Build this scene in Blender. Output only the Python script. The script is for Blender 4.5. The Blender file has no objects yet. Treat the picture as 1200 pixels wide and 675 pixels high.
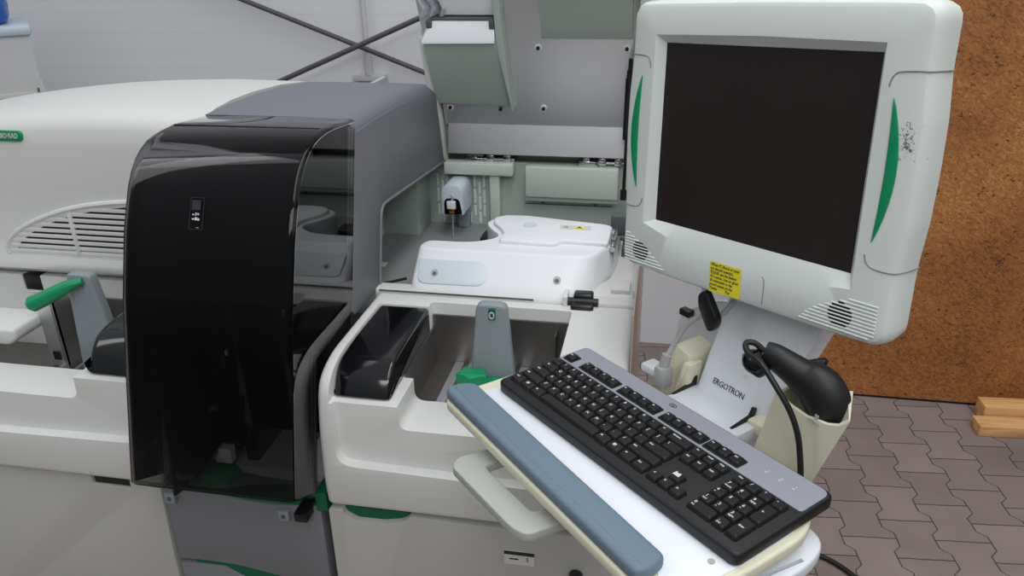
import bpy, bmesh, math, random
from mathutils import Vector, Matrix
random.seed(7)
SC = bpy.context.scene
COL = SC.collection
rad = math.radians

# ------------------------------------------------------------------ helpers
def srgb(r, g, b):
    f = lambda c: (c/255/12.92) if c/255 <= .04045 else ((c/255+.055)/1.055)**2.4
    return (f(r), f(g), f(b), 1)

def mat(name, col, rough=.5, metal=0., spec=.5, bump=0., bscale=300, var=0., vscale=6, coat=0., alpha=None):
    m = bpy.data.materials.new(name); m.use_nodes = True
    nt = m.node_tree; b = nt.nodes['Principled BSDF']
    b.inputs['Base Color'].default_value = col
    b.inputs['Roughness'].default_value = rough
    b.inputs['Metallic'].default_value = metal
    b.inputs['Specular IOR Level'].default_value = spec
    b.inputs['Coat Weight'].default_value = coat
    tc = nt.nodes.new('ShaderNodeTexCoord')
    if var:
        n = nt.nodes.new('ShaderNodeTexNoise'); n.inputs['Scale'].default_value = vscale; n.inputs['Detail'].default_value = 5
        nt.links.new(tc.outputs['Object'], n.inputs['Vector'])
        mx = nt.nodes.new('ShaderNodeMix'); mx.data_type = 'RGBA'
        mx.inputs['A'].default_value = tuple(c*(1-var) for c in col[:3])+(1,)
        mx.inputs['B'].default_value = tuple(min(1, c*(1+var)) for c in col[:3])+(1,)
        nt.links.new(n.outputs['Fac'], mx.inputs['Factor']); nt.links.new(mx.outputs['Result'], b.inputs['Base Color'])
    if bump:
        n = nt.nodes.new('ShaderNodeTexNoise'); n.inputs['Scale'].default_value = bscale
        nt.links.new(tc.outputs['Object'], n.inputs['Vector'])
        bp = nt.nodes.new('ShaderNodeBump'); bp.inputs['Strength'].default_value = bump; bp.inputs['Distance'].default_value = .001
        nt.links.new(n.outputs['Fac'], bp.inputs['Height']); nt.links.new(bp.outputs['Normal'], b.inputs['Normal'])
    return m

M = {}
M['white'] = mat('white_plastic', srgb(211, 212, 209), .45, bump=.08, bscale=900, var=.03, vscale=3)
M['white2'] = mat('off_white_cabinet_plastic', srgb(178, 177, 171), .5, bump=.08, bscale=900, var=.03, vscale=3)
M['lid_white'] = mat('lid_inner_plastic', srgb(190, 195, 186), .5, var=.02)
M['bezel'] = mat('monitor_casing_plastic', srgb(216, 222, 218), .4, bump=.06, bscale=1200)
M['cover'] = mat('moulded_cover_plastic', srgb(226, 229, 233), .35)
M['pill'] = mat('pale_blue_plastic', srgb(200, 210, 217), .35)
M['sage'] = mat('sage_painted_metal', srgb(170, 182, 173), .5, var=.03)
M['sage_light'] = mat('pale_sage_plastic', srgb(195, 203, 194), .5)
M['grey'] = mat('grey_plastic', srgb(112, 114, 121), .5, bump=.1, bscale=900, var=.03, vscale=3)
M['grey_low'] = mat('grey_panel_plastic', srgb(118, 121, 124), .5, bump=.1, bscale=900)
M['paddle'] = mat('grey_handle_plastic', srgb(138, 147, 152), .45)
M['dgrey'] = mat('dark_grey_plastic', srgb(85, 88, 90), .5)
M['mgrey'] = mat('mid_grey_plastic', srgb(132, 135, 136), .5)
M['black'] = mat('black_plastic', srgb(20, 20, 22), .35)
M['gloss'] = mat('gloss_black_plastic', srgb(10, 10, 14), .12, coat=.3)
M['rubber'] = mat('black_rubber', srgb(22, 22, 23), .5)
M['green'] = mat('green_plastic', srgb(0, 140, 92), .4)
M['dgreen'] = mat('dark_green_plastic', srgb(0, 92, 60), .5)
M['steel'] = mat('brushed_steel', srgb(222, 222, 224), .42, metal=1., var=.05, vscale=4)
M['steel_mid'] = mat('dull_steel', srgb(176, 176, 178), .35, metal=1., var=.06, vscale=5)
M['steel_dark'] = mat('dark_steel', srgb(128, 125, 122), .35, metal=.9, var=.1, vscale=8)
M['chrome'] = mat('chrome', srgb(200, 200, 200), .15, metal=1.)
M['brass'] = mat('brass', srgb(190, 150, 60), .3, metal=1.)
M['blue'] = mat('blue_grey_foam', srgb(102, 122, 138), .6, bump=.1, bscale=500)
M['cream'] = mat('cream_plastic', srgb(219, 216, 192), .5)
M['tray'] = mat('white_laminate', srgb(228, 232, 240), .4)
M['handle'] = mat('light_grey_plastic', srgb(172, 175, 169), .45)
M['silver'] = mat('silver_paint', srgb(152, 154, 165), .4, metal=.15)
M['column'] = mat('white_enamel', srgb(220, 224, 230), .4)
M['key'] = mat('key_black', srgb(15, 15, 17), .5)
M['kbbody'] = mat('keyboard_black', srgb(13, 13, 15), .5)
M['legend'] = mat('white_print', srgb(205, 205, 205), .6)
M['ink'] = mat('dark_print', srgb(35, 36, 38), .6)
M['screen'] = mat('dark_screen', srgb(36, 29, 28), .35, var=.15, vscale=5)
M['yellow'] = mat('yellow_paper', srgb(232, 214, 40), .7)
M['paper'] = mat('white_paper', srgb(205, 205, 200), .7)
M['cable'] = mat('black_cable', srgb(18, 18, 18), .5)
M['gcable'] = mat('grey_cable', srgb(165, 166, 166), .5)
M['carton'] = mat('white_card', srgb(196, 197, 198), .8, var=.04, vscale=5)
M['film'] = mat('pale_blue_film', srgb(185, 200, 212), .3)
M['bluebag'] = mat('blue_plastic_film', srgb(20, 90, 180), .35, var=.25, vscale=8)
M['rod'] = mat('grey_steel_rod', srgb(80, 80, 84), .5)
M['pipe'] = mat('white_conduit', srgb(196, 196, 200), .5)
M['side'] = mat('side_panel_satin', srgb(178, 168, 164), .3, metal=.25)

def smoked(name, ior):
    m = bpy.data.materials.new(name); m.use_nodes = True
    nt = m.node_tree; nt.nodes.clear(); N = nt.nodes.new; L = nt.links.new
    out = N('ShaderNodeOutputMaterial'); tr = N('ShaderNodeBsdfTransparent'); tr.inputs[0].default_value = (.52, .51, .52, 1)
    gl = N('ShaderNodeBsdfGlossy'); gl.inputs['Color'].default_value = (1, 1, 1, 1); gl.inputs['Roughness'].default_value = .03
    fr = N('ShaderNodeFresnel'); fr.inputs['IOR'].default_value = ior
    mx = N('ShaderNodeMixShader'); L(fr.outputs[0], mx.inputs[0]); L(tr.outputs[0], mx.inputs[1]); L(gl.outputs[0], mx.inputs[2])
    L(mx.outputs[0], out.inputs[0]); return m
M['smoked'] = smoked('smoked_acrylic', 1.29)
M['gloss_side'] = smoked('smoked_side_window', 1.55)

M['glass_dark'] = mat('dark_glass', srgb(42, 43, 48), .3)
INV = {}
def reg(o, mw):
    INV[o.name] = mw.inverted(); return o

def empty(name, label, cat, loc=(0, 0, 0), rot=None, group=None):
    o = bpy.data.objects.new(name, None); o.empty_display_size = .1
    COL.objects.link(o)
    mw = Matrix.Translation(loc) @ (rot.to_4x4() if rot is not None else Matrix())
    o.matrix_world = mw
    o['label'] = label; o['category'] = cat
    if group: o['group'] = group
    INV[o.name] = Matrix()
    INV[o.name+'_w'] = mw.inverted()
    return o

SPACE = {}   # object name -> matrix applied to mesh coordinates before linking
def part(name, bm, m, parent=None, smooth=35, label=None):
    me = bpy.data.meshes.new(name)
    bmesh.ops.recalc_face_normals(bm, faces=bm.faces[:])
    bm.to_mesh(me); bm.free()
    o = bpy.data.objects.new(name, me); COL.objects.link(o)
    ms = m if isinstance(m, (list, tuple)) else [m]
    for x in ms: me.materials.append(x)
    if parent is not None:
        o.parent = parent
        if parent.name in SPACE:
            me.transform(SPACE[parent.name]); SPACE[o.name] = SPACE[parent.name]
    if smooth is not None:
        for p in me.polygons: p.use_smooth = True
        me.set_sharp_from_angle(angle=rad(smooth))
    if label: o['label'] = label
    return o

def tagged(o, label, cat, group=None):
    o['label'] = label; o['category'] = cat
    if group: o['group'] = group
    return o

def structure(o):
    o['kind'] = 'structure'; return o

def add_box(bm, x0, x1, y0, y1, z0, z1, bev=0., seg=2, mtx=None):
    t = bmesh.new()
    bmesh.ops.create_cube(t, size=1)
    for v in t.verts:
        v.co = Vector(((x0+x1)/2+v.co.x*(x1-x0), (y0+y1)/2+v.co.y*(y1-y0), (z0+z1)/2+v.co.z*(z1-z0)))
    if bev:
        bmesh.ops.bevel(t, geom=t.edges[:], offset=bev, segments=seg, affect='EDGES', profile=.5)
    merge(bm, t, mtx)

def merge(bm, t, mtx=None, mi=None):
    if mtx is not None: bmesh.ops.transform(t, matrix=mtx, verts=t.verts[:])
    mp = {v: bm.verts.new(v.co) for v in t.verts}
    for f in t.faces:
        try:
            nf = bm.faces.new([mp[v] for v in f.verts]); nf.material_index = f.material_index if mi is None else mi
        except ValueError: pass
    t.free()

def box(*a, **k):
    bm = bmesh.new(); add_box(bm, *a, **k); return bm

AX = {'x': lambda a, b, c: Vector((c, a, b)), 'y': lambda a, b, c: Vector((a, c, b)), 'z': lambda a, b, c: Vector((a, b, c))}
def add_prism(bm, poly, axis, c0, c1, bev=0., seg=2, mtx=None, bev_all=False):
    """polygon in the plane normal to axis (x: (y,z), y: (x,z), z: (x,y)) extruded c0..c1"""
    t = bmesh.new(); f = AX[axis]
    a = [t.verts.new(f(p[0], p[1], c0)) for p in poly]; b = [t.verts.new(f(p[0], p[1], c1)) for p in poly]
    n = len(poly)
    fa = t.faces.new(a); fb = t.faces.new(b[::-1])
    for i in range(n): t.faces.new([a[i], b[i], b[(i+1) % n], a[(i+1) % n]])
    bmesh.ops.recalc_face_normals(t, faces=t.faces[:])
    if bev:
        es = t.edges[:] if bev_all else list(fa.edges)+list(fb.edges)
        bmesh.ops.bevel(t, geom=es, offset=bev, segments=seg, affect='EDGES', profile=.5)
    merge(bm, t, mtx)
def prism(*a, **k):
    bm = bmesh.new(); add_prism(bm, *a, **k); return bm

def rounded(poly, r, n=5):
    """round polygon corners; r number or per-corner list"""
    out = []; L = len(poly)
    for i in range(L):
        rr = r[i] if isinstance(r, (list, tuple)) else r
        p = Vector(poly[i][:2]); a = Vector(poly[i-1][:2])-p; b = Vector(poly[(i+1) % L][:2])-p
        d = min(rr, a.length*.49, b.length*.49)
        if d < 1e-6: out.append(tuple(p)); continue
        s = p+a.normalized()*d; e = p+b.normalized()*d
        for k in range(n+1):
            t = k/n; q = s*(1-t)**2+p*2*t*(1-t)+e*t*t; out.append((q.x, q.y))
    return out

def rrect(x0, x1, y0, y1, r, n=5):
    return rounded([(x0, y0), (x1, y0), (x1, y1), (x0, y1)], r, n)

def smooth_path(pts, n=6):
    pts = [Vector(p) for p in pts]; out = []
    for i in range(len(pts)-1):
        p0 = pts[max(i-1, 0)]; p1 = pts[i]; p2 = pts[i+1]; p3 = pts[min(i+2, len(pts)-1)]
        for k in range(n):
            t = k/n
            out.append(.5*((2*p1)+(p2-p0)*t+(2*p0-5*p1+4*p2-p3)*t*t+(3*p1-p0-3*p2+p3)*t**3))
    out.append(pts[-1]); return out

def add_tube(bm, pts, r, seg=10, cap=True, sm=0):
    if sm: 
        rs = r
        pts = smooth_path(pts, sm)
    pts = [Vector(p) for p in pts]; n = len(pts)
    R = r if isinstance(r, (list, tuple)) else [r]*n
    if len(R) != n: R = [R[min(int(i*(len(R)-1)/(n-1)), len(R)-2)]*(1-((i*(len(R)-1)/(n-1)) % 1 if i < n-1 else 1))+R[min(int(i*(len(R)-1)/(n-1)), len(R)-2)+1]*((i*(len(R)-1)/(n-1)) % 1 if i < n-1 else 1) for i in range(n)]
    rings = []; up = None
    for i, p in enumerate(pts):
        d = (pts[min(i+1, n-1)]-pts[max(i-1, 0)]).normalized()
        if up is None:
            up = Vector((0, 0, 1)) if abs(d.z) < .9 else Vector((1, 0, 0))
        s = d.cross(up).normalized(); up = s.cross(d).normalized()
        rings.append([bm.verts.new(p+(s*math.cos(2*math.pi*k/seg)+up*math.sin(2*math.pi*k/seg))*R[i]) for k in range(seg)])
    for i in range(n-1):
        for k in range(seg):
            bm.faces.new([rings[i][k], rings[i][(k+1) % seg], rings[i+1][(k+1) % seg], rings[i+1][k]])
    if cap:
        bm.faces.new(rings[0]); bm.faces.new(rings[-1][::-1])
def tube(*a, **k):
    bm = bmesh.new(); add_tube(bm, *a, **k); return bm

def add_loft(bm, rings, closed=True, caps=(True, True)):
    vs = [[bm.verts.new(p) for p in r] for r in rings]; n = len(vs[0])
    for i in range(len(vs)-1):
        for k in range(n if closed else n-1):
            bm.faces.new([vs[i][k], vs[i][(k+1) % n], vs[i+1][(k+1) % n], vs[i+1][k]])
    if caps[0]: bm.faces.new(vs[0][::-1])
    if caps[1]: bm.faces.new(vs[-1])

def text_bm(s, size, extrude=.0003, mtx=None, align='CENTER', shear=0., bold=0., spacing=1.):
    c = bpy.data.curves.new('t', 'FONT'); c.body = s; c.size = size; c.extrude = extrude; c.align_x = align; c.align_y = 'CENTER'
    c.shear = shear; c.offset = bold; c.resolution_u = 2; c.space_character = spacing
    o = bpy.data.objects.new('t', c); COL.objects.link(o)
    dg = bpy.context.evaluated_depsgraph_get(); me = bpy.data.meshes.new_from_object(o.evaluated_get(dg))
    bm = bmesh.new(); bm.from_mesh(me)
    bpy.data.objects.remove(o); bpy.data.curves.remove(c); bpy.data.meshes.remove(me)
    if mtx is not None: bmesh.ops.transform(bm, matrix=mtx, verts=bm.verts[:])
    return bm

def cut(bm, cutters, bev=0., seg=2, ang=40):
    """boolean difference on bmeshes; returns bmesh"""
    def mk(b):
        bmesh.ops.recalc_face_normals(b, faces=b.faces[:])
        me = bpy.data.meshes.new('c'); b.to_mesh(me); b.free(); o = bpy.data.objects.new('c', me); COL.objects.link(o); return o
    a = mk(bm); cs = [mk(c) for c in cutters]
    for c in cs:
        md = a.modifiers.new('b', 'BOOLEAN'); md.operation = 'DIFFERENCE'; md.object = c; md.solver = 'EXACT'
    if bev:
        md = a.modifiers.new('v', 'BEVEL'); md.width = bev; md.segments = seg; md.limit_method = 'ANGLE'; md.angle_limit = rad(ang)
    dg = bpy.context.evaluated_depsgraph_get(); dg.update()
    me = bpy.data.meshes.new_from_object(a.evaluated_get(dg))
    out = bmesh.new(); out.from_mesh(me)
    for o in [a]+cs:
        d = o.data; bpy.data.objects.remove(o); bpy.data.meshes.remove(d)
    bpy.data.meshes.remove(me)
    return out

def disc(bm, c, n, r, h, seg=16):
    c = Vector(c); n = Vector(n).normalized(); add_tube(bm, [c, c+n*h], r, seg)

# ------------------------------------------------------------------ camera
pd, rd, yd = rad(24.5), rad(-1.0), rad(11.0)
fwd = Vector((-math.sin(yd)*math.cos(pd), math.cos(yd)*math.cos(pd), -math.sin(pd)))
rt = Vector((math.cos(yd), math.sin(yd), 0)); up = rt.cross(fwd)
rt2 = rt*math.cos(rd)+up*math.sin(rd); up2 = -rt*math.sin(rd)+up*math.cos(rd)
cam = bpy.data.cameras.new('camera'); co = bpy.data.objects.new('camera', cam); COL.objects.link(co)
mw = Matrix((rt2, up2, -fwd)).transposed().to_4x4(); mw.translation = (0, 0, 1.75)
co.matrix_world = mw; cam.sensor_width = 36; cam.lens = 930/1200*36; cam.clip_start = .02
SC.camera = co

# ------------------------------------------------------------------ setting
def paver_material():
    m = bpy.data.materials.new('concrete_pavers'); m.use_nodes = True; nt = m.node_tree
    b = nt.nodes['Principled BSDF']; L = nt.links.new; N = nt.nodes.new
    def MN(op, a, c=None, d=None):
        n = N('ShaderNodeMath'); n.operation = op
        for i, x in enumerate((a, c, d)):
            if x is None: continue
            if isinstance(x, (int, float)): n.inputs[i].default_value = x
            else: L(x, n.inputs[i])
        return n.outputs[0]
    tc = N('ShaderNodeTexCoord'); mp = N('ShaderNodeMapping'); mp.vector_type = 'TEXTURE'
    mp.inputs['Location'].default_value = (.757, 2.357, 0); mp.inputs['Rotation'].default_value = (0, 0, rad(5.5))
    L(tc.outputs['Object'], mp.inputs['Vector'])
    nz = N('ShaderNodeTexNoise'); nz.inputs['Scale'].default_value = 14; L(tc.outputs['Object'], nz.inputs['Vector'])
    sp = N('ShaderNodeSeparateXYZ'); L(mp.outputs[0], sp.inputs[0])
    W, Ln = .141, .171
    wob = MN('MULTIPLY', MN('SUBTRACT', nz.outputs['Fac'], .5), .007)
    u = MN('ADD', sp.outputs['X'], wob); v = MN('ADD', MN('MULTIPLY', sp.outputs['Y'], -1), wob)
    # interlocking flanks: short jogs, alternating from flank to flank
    kf = MN('ROUND', MN('DIVIDE', u, W))
    ph = MN('FRACT', MN('SUBTRACT', MN('SUBTRACT', MN('DIVIDE', v, Ln), .03), MN('MULTIPLY', kf, .5)))
    tri = MN('SUBTRACT', MN('MULTIPLY', MN('ABSOLUTE', MN('SUBTRACT', ph, .5)), 4), 1)
    cl = MN('MAXIMUM', MN('MINIMUM', MN('MULTIPLY', tri, 3.6), 1), -1)
    du = MN('ADD', MN('SUBTRACT', u, MN('MULTIPLY', kf, W)), MN('MULTIPLY', cl, .0125))
    col = MN('ADD', kf, MN('SUBTRACT', MN('GREATER_THAN', du, 0), 1))
    dj = MN('ABSOLUTE', du)
    half = MN('MULTIPLY', MN('FLOORED_MODULO', col, 2), .5)
    cv = MN('SUBTRACT', MN('DIVIDE', v, Ln), half); row = MN('FLOOR', cv); fv = MN('FRACT', cv)
    dk = MN('MULTIPLY', MN('MINIMUM', fv, MN('SUBTRACT', 1, fv)), Ln)
    d = MN('MINIMUM', dj, dk)
    joint = N('ShaderNodeMapRange'); joint.inputs['From Min'].default_value = .0008; joint.inputs['From Max'].default_value = .0030; L(d, joint.inputs['Value'])
    cx = N('ShaderNodeCombineXYZ'); L(col, cx.inputs[0]); L(row, cx.inputs[1])
    wn = N('ShaderNodeTexWhiteNoise'); L(cx.outputs[0], wn.inputs['Vector'])
    n2 = N('ShaderNodeTexNoise'); n2.inputs['Scale'].default_value = 3.2; n2.inputs['Detail'].default_value = 6; L(tc.outputs['Object'], n2.inputs['Vector'])
    n3 = N('ShaderNodeTexNoise'); n3.inputs['Scale'].default_value = 160; n3.inputs['Detail'].default_value = 3; L(tc.outputs['Object'], n3.inputs['Vector'])
    f = MN('ADD', MN('MULTIPLY', wn.outputs['Value'], .25), MN('ADD', MN('MULTIPLY', n2.outputs['Fac'], .6), MN('MULTIPLY', n3.outputs['Fac'], .25)))
    rmp = N('ShaderNodeValToRGB'); rmp.color_ramp.elements[0].position = .25; rmp.color_ramp.elements[1].position = .85
    rmp.color_ramp.elements[0].color = srgb(114, 101, 97); rmp.color_ramp.elements[1].color = srgb(150, 135, 130)
    L(f, rmp.inputs[0])
    mx = N('ShaderNodeMix'); mx.data_type = 'RGBA'; mx.inputs['A'].default_value = srgb(62, 54, 50)
    L(joint.outputs[0], mx.inputs['Factor']); L(rmp.outputs[0], mx.inputs['B']); L(mx.outputs['Result'], b.inputs['Base Color'])
    b.inputs['Roughness'].default_value = .8
    bp = N('ShaderNodeBump'); bp.inputs['Strength'].default_value = .5; bp.inputs['Distance'].default_value = .003
    L(joint.outputs[0], bp.inputs['Height']); L(bp.outputs[0], b.inputs['Normal'])
    return m

def osb_material():
    m = bpy.data.materials.new('oriented_strand_board'); m.use_nodes = True; nt = m.node_tree
    b = nt.nodes['Principled BSDF']; L = nt.links.new; N = nt.nodes.new
    tc = N('ShaderNodeTexCoord')
    prev = None
    nzw = N('ShaderNodeTexNoise'); nzw.inputs['Scale'].default_value = 7; L(tc.outputs['Object'], nzw.inputs['Vector'])
    va = N('ShaderNodeVectorMath'); va.operation = 'MULTIPLY_ADD'; va.inputs[1].default_value = (.02, .02, .02)
    L(nzw.outputs['Color'], va.inputs[0]); L(tc.outputs['Object'], va.inputs[2])
    for ang, sc in ((8, (16, 1, 55)), (72, (18, 1, 60)), (-38, (15, 1, 50))):
        mp = N('ShaderNodeMapping'); mp.inputs['Rotation'].default_value = (0, rad(ang), 0); mp.inputs['Scale'].default_value = sc
        # rotate then scale
        mp1 = N('ShaderNodeMapping'); mp1.inputs['Rotation'].default_value = (0, rad(ang), 0)
        L(va.outputs[0], mp1.inputs['Vector'])
        mp.inputs['Rotation'].default_value = (0, 0, 0); L(mp1.outputs[0], mp.inputs['Vector'])
        vo = N('ShaderNodeTexVoronoi'); vo.voronoi_dimensions = '3D'; L(mp.outputs[0], vo.inputs['Vector'])
        se = N('ShaderNodeSeparateColor'); L(vo.outputs['Color'], se.inputs[0])
        if prev is None: prev = se.outputs[0]
        else:
            gt = N('ShaderNodeMath'); gt.operation = 'GREATER_THAN'; gt.inputs[1].default_value = .62; L(se.outputs[1], gt.inputs[0])
            mx = N('ShaderNodeMix'); L(gt.outputs[0], mx.inputs['Factor']); L(prev, mx.inputs['A']); L(se.outputs[0], mx.inputs['B']); prev = mx.outputs['Result']
    nz = N('ShaderNodeTexNoise'); nz.inputs['Scale'].default_value = 3; nz.inputs['Detail'].default_value = 4; L(tc.outputs['Object'], nz.inputs['Vector'])
    nf = N('ShaderNodeTexNoise'); nf.inputs['Scale'].default_value = 45; nf.inputs['Detail'].default_value = 4; L(tc.outputs['Object'], nf.inputs['Vector'])
    def MA(x, k, y):
        n = N('ShaderNodeMath'); n.operation = 'MULTIPLY_ADD'; n.inputs[1].default_value = k; L(x, n.inputs[0])
        if isinstance(y, float): n.inputs[2].default_value = y
        else: L(y, n.inputs[2])
        return n
    ad = MA(prev, .55, nz.outputs['Fac']); ad2 = MA(nf.outputs['Fac'], .22, ad.outputs[0])
    r = N('ShaderNodeValToRGB'); e = r.color_ramp.elements
    e[0].position = .25; e[0].color = srgb(118, 72, 36); e[1].position = .95; e[1].color = srgb(196, 138, 80)
    x = e.new(.5); x.color = srgb(152, 97, 51)
    x = e.new(.75); x.color = srgb(170, 112, 60)
    sub = MA(ad2.outputs[0], .95, -.22); L(sub.outputs[0], r.inputs[0])
    mp = N('ShaderNodeMapping'); mp.inputs['Scale'].default_value = (20, 1, 34); L(va.outputs[0], mp.inputs[0])
    vd = N('ShaderNodeTexVoronoi'); L(mp.outputs[0], vd.inputs['Vector']); sd = N('ShaderNodeSeparateColor'); L(vd.outputs['Color'], sd.inputs[0])
    ns = N('ShaderNodeTexNoise'); ns.inputs['Scale'].default_value = 30; ns.inputs['Detail'].default_value = 3; ns.inputs['Distortion'].default_value = 1; L(tc.outputs['Object'], ns.inputs['Vector'])
    sm = MA(ns.outputs['Fac'], .9, sd.outputs[0])
    mr = N('ShaderNodeMapRange'); mr.inputs['From Min'].default_value = 1.43; mr.inputs['From Max'].default_value = 1.50; mr.inputs['To Max'].default_value = .85; L(sm.outputs[0], mr.inputs['Value'])
    mx = N('ShaderNodeMix'); mx.data_type = 'RGBA'; mx.inputs['B'].default_value = srgb(70, 42, 22); L(mr.outputs[0], mx.inputs['Factor']); L(r.outputs[0], mx.inputs['A'])
    L(mx.outputs['Result'], b.inputs['Base Color']); b.inputs['Roughness'].default_value = .6
    bp = N('ShaderNodeBump'); bp.inputs['Strength'].default_value = .25; bp.inputs['Distance'].default_value = .002; L(ad2.outputs[0], bp.inputs['Height']); L(bp.outputs[0], b.inputs['Normal'])
    return m

def panel_wall_material():
    m = bpy.data.materials.new('ribbed_wall_panel'); m.use_nodes = True; nt = m.node_tree
    b = nt.nodes['Principled BSDF']; L = nt.links.new; N = nt.nodes.new
    tc = N('ShaderNodeTexCoord'); se = N('ShaderNodeSeparateXYZ'); L(tc.outputs['Object'], se.inputs[0])
    mu = N('ShaderNodeMath'); mu.operation = 'DIVIDE'; mu.inputs[1].default_value = .075; L(se.outputs['Z'], mu.inputs[0])
    fr = N('ShaderNodeMath'); fr.operation = 'FRACT'; L(mu.outputs[0], fr.inputs[0])
    mr = N('ShaderNodeMapRange'); mr.inputs['From Max'].default_value = .12; L(fr.outputs[0], mr.inputs['Value'])
    bp = N('ShaderNodeBump'); bp.inputs['Strength'].default_value = .13; bp.inputs['Distance'].default_value = .003; L(mr.outputs[0], bp.inputs['Height']); L(bp.outputs[0], b.inputs['Normal'])
    nz = N('ShaderNodeTexNoise'); nz.inputs['Scale'].default_value = 1.5; L(tc.outputs['Object'], nz.inputs['Vector'])
    mx = N('ShaderNodeMix'); mx.data_type = 'RGBA'; mx.inputs['A'].default_value = srgb(218, 219, 224); mx.inputs['B'].default_value = srgb(226, 227, 231)
    L(nz.outputs['Fac'], mx.inputs['Factor']); L(mx.outputs['Result'], b.inputs['Base Color']); b.inputs['Roughness'].default_value = .55
    return m

def wood_material():
    m = bpy.data.materials.new('sawn_pine'); m.use_nodes = True; nt = m.node_tree
    b = nt.nodes['Principled BSDF']; L = nt.links.new; N = nt.nodes.new
    tc = N('ShaderNodeTexCoord'); mp = N('ShaderNodeMapping'); mp.inputs['Scale'].default_value = (1.2, 14, 14); L(tc.outputs['Object'], mp.inputs[0])
    wv = N('ShaderNodeTexNoise'); wv.inputs['Scale'].default_value = 3.0; wv.inputs['Detail'].default_value = 4; wv.inputs['Distortion'].default_value = .6; L(mp.outputs[0], wv.inputs['Vector'])
    r = N('ShaderNodeValToRGB'); r.color_ramp.elements[0].color = srgb(196, 142, 88); r.color_ramp.elements[1].color = srgb(224, 182, 126)
    r.color_ramp.elements[0].position = .35; r.color_ramp.elements[1].position = .65; L(wv.outputs['Fac'], r.inputs[0]); L(r.outputs[0], b.inputs['Base Color']); b.inputs['Roughness'].default_value = .65
    return m

floor = structure(part('floor', box(-9.5, 6, -4, 3.5, -.1, 0), paver_material(), smooth=None))
wall = structure(part('wall_back', box(-9.5, 3, 3.27, 3.4, 0, 4.2), panel_wall_material(), smooth=None))
osb = structure(part('wall_right', box(.42, 5.5, 2.94, 2.965, .012, 3.2), osb_material(), smooth=None))
structure(part('trim_1', box(.42, 5.5, 2.945, 2.985, 0, .014), M['black'], smooth=None))
structure(part('trim_2', box(-6, .45, 3.262, 3.27, 1.02, 1.03), M['dgrey'], smooth=None))

# conduit on the wall
cd = empty('wall_conduit', 'thin white conduit pipe fixed upright to the ribbed wall', 'pipe', (-1.23, 3.25, 1.17))
SPACE[cd.name] = Matrix.Translation((1.23, -3.25, -1.17))
part('pipe', tube([(-1.228, 3.245, 1.19), (-1.228, 3.245, 4.1)], .011, 12), M['pipe'], cd)
part('coupling', tube([(-1.228, 3.245, 1.19), (-1.228, 3.245, 1.27)], .016, 12), M['pipe'], cd)
part('bracket', box(-1.30, -1.155, 3.235, 3.27, 1.165, 1.192, bev=.003), M['pipe'], cd)

# bracing rods
def brace(a, b, y, label):
    a = Vector((a[0], y, a[1])); b = Vector((b[0], y, b[1])); d = (b-a).normalized()
    o = part('bracing_rod', tube([a+d*((4.1 if a.z > b.z else .0105)-a.z)/d.z, b+d*((.0105 if a.z > b.z else 4.1)-b.z)/d.z], .0105, 12), M['rod'])
    tagged(o, label, 'rod', 'crossed bracing rods in front of the wall')
brace((-1.727, 1.4916), (-.945, 1.2008), 3.2, 'grey bracing rod sloping down to the right before the ribbed wall')
brace((-1.571, 1.181), (-.828, 1.483), 3.15, 'grey bracing rod sloping down to the left before the ribbed wall')

# carton and blue bag
cP = Vector((-2.085, 2.41, 0)); cE = Vector((-.755, -.655, 0)); cD = Vector((-.655, .755, 0))
CM = Matrix((cE, cD, Vector((0, 0, 1)))).transposed().to_4x4(); CM.translation = cP
cb = bmesh.new(); rings = []
for z, e in ((0, -.05), (.6, -.03), (1.15, -.012), (1.25, -.004), (1.33, .006), (1.445, .003)):
    rings.append([CM @ Vector(p) for p in ((e, .0, z), (e+.01, .34, z), (.55, .34, z), (.55, 0, z))])
add_loft(cb, rings)
ct = empty('wrapped_carton', 'tall pale carton with taped lid standing behind the analyzer left end', 'box', (-2.38, 2.4, 0))
SPACE[ct.name] = Matrix.Translation((2.38, -2.4, 0))
part('body', cb, M['carton'], ct, smooth=None)
part('lid_film', box(-.006, .57, -.012, .36, 1.445, 1.478, bev=.012, mtx=CM), M['film'], ct)
part('shipping_label', box(.025, .30, -.004, .002, 1.236, 1.262, mtx=CM), M['paper'], ct, smooth=None)
lm_ = box(.032, .040, -.0055, -.003, 1.246, 1.258, mtx=CM); add_box(lm_, .016, .020, -.0055, -.003, 1.262, 1.276, mtx=CM); add_box(lm_, .08, .24, -.0055, -.003, 1.249, 1.251, mtx=CM)
part('label_marks', lm_, M['ink'], ct, smooth=None)
bb = bmesh.new(); rr = random.Random(3); rings = []
for k, z in enumerate((1.479, 1.495, 1.54, 1.60, 1.66, 1.70, 1.715)):
    ring = []
    for i in range(24):
        an = 2*math.pi*i/24; s = (.93, 1, 1, .97, .9, .7, .3)[k]; jj = rr.uniform(-.008, .008)
        ring.append(CM @ Vector((.25+math.copysign(abs(math.cos(an))**.5, math.cos(an))*(.2*s+jj), .17+math.copysign(abs(math.sin(an))**.5, math.sin(an))*(.15*s+jj), z+(rr.uniform(-.004, .004) if k else 0))))
    rings.append(ring)
add_loft(bb, rings)
tagged(part('plastic_bag', bb, M['bluebag'], smooth=60), 'bright blue plastic bag lying on top of the pale carton', 'bag')

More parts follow.
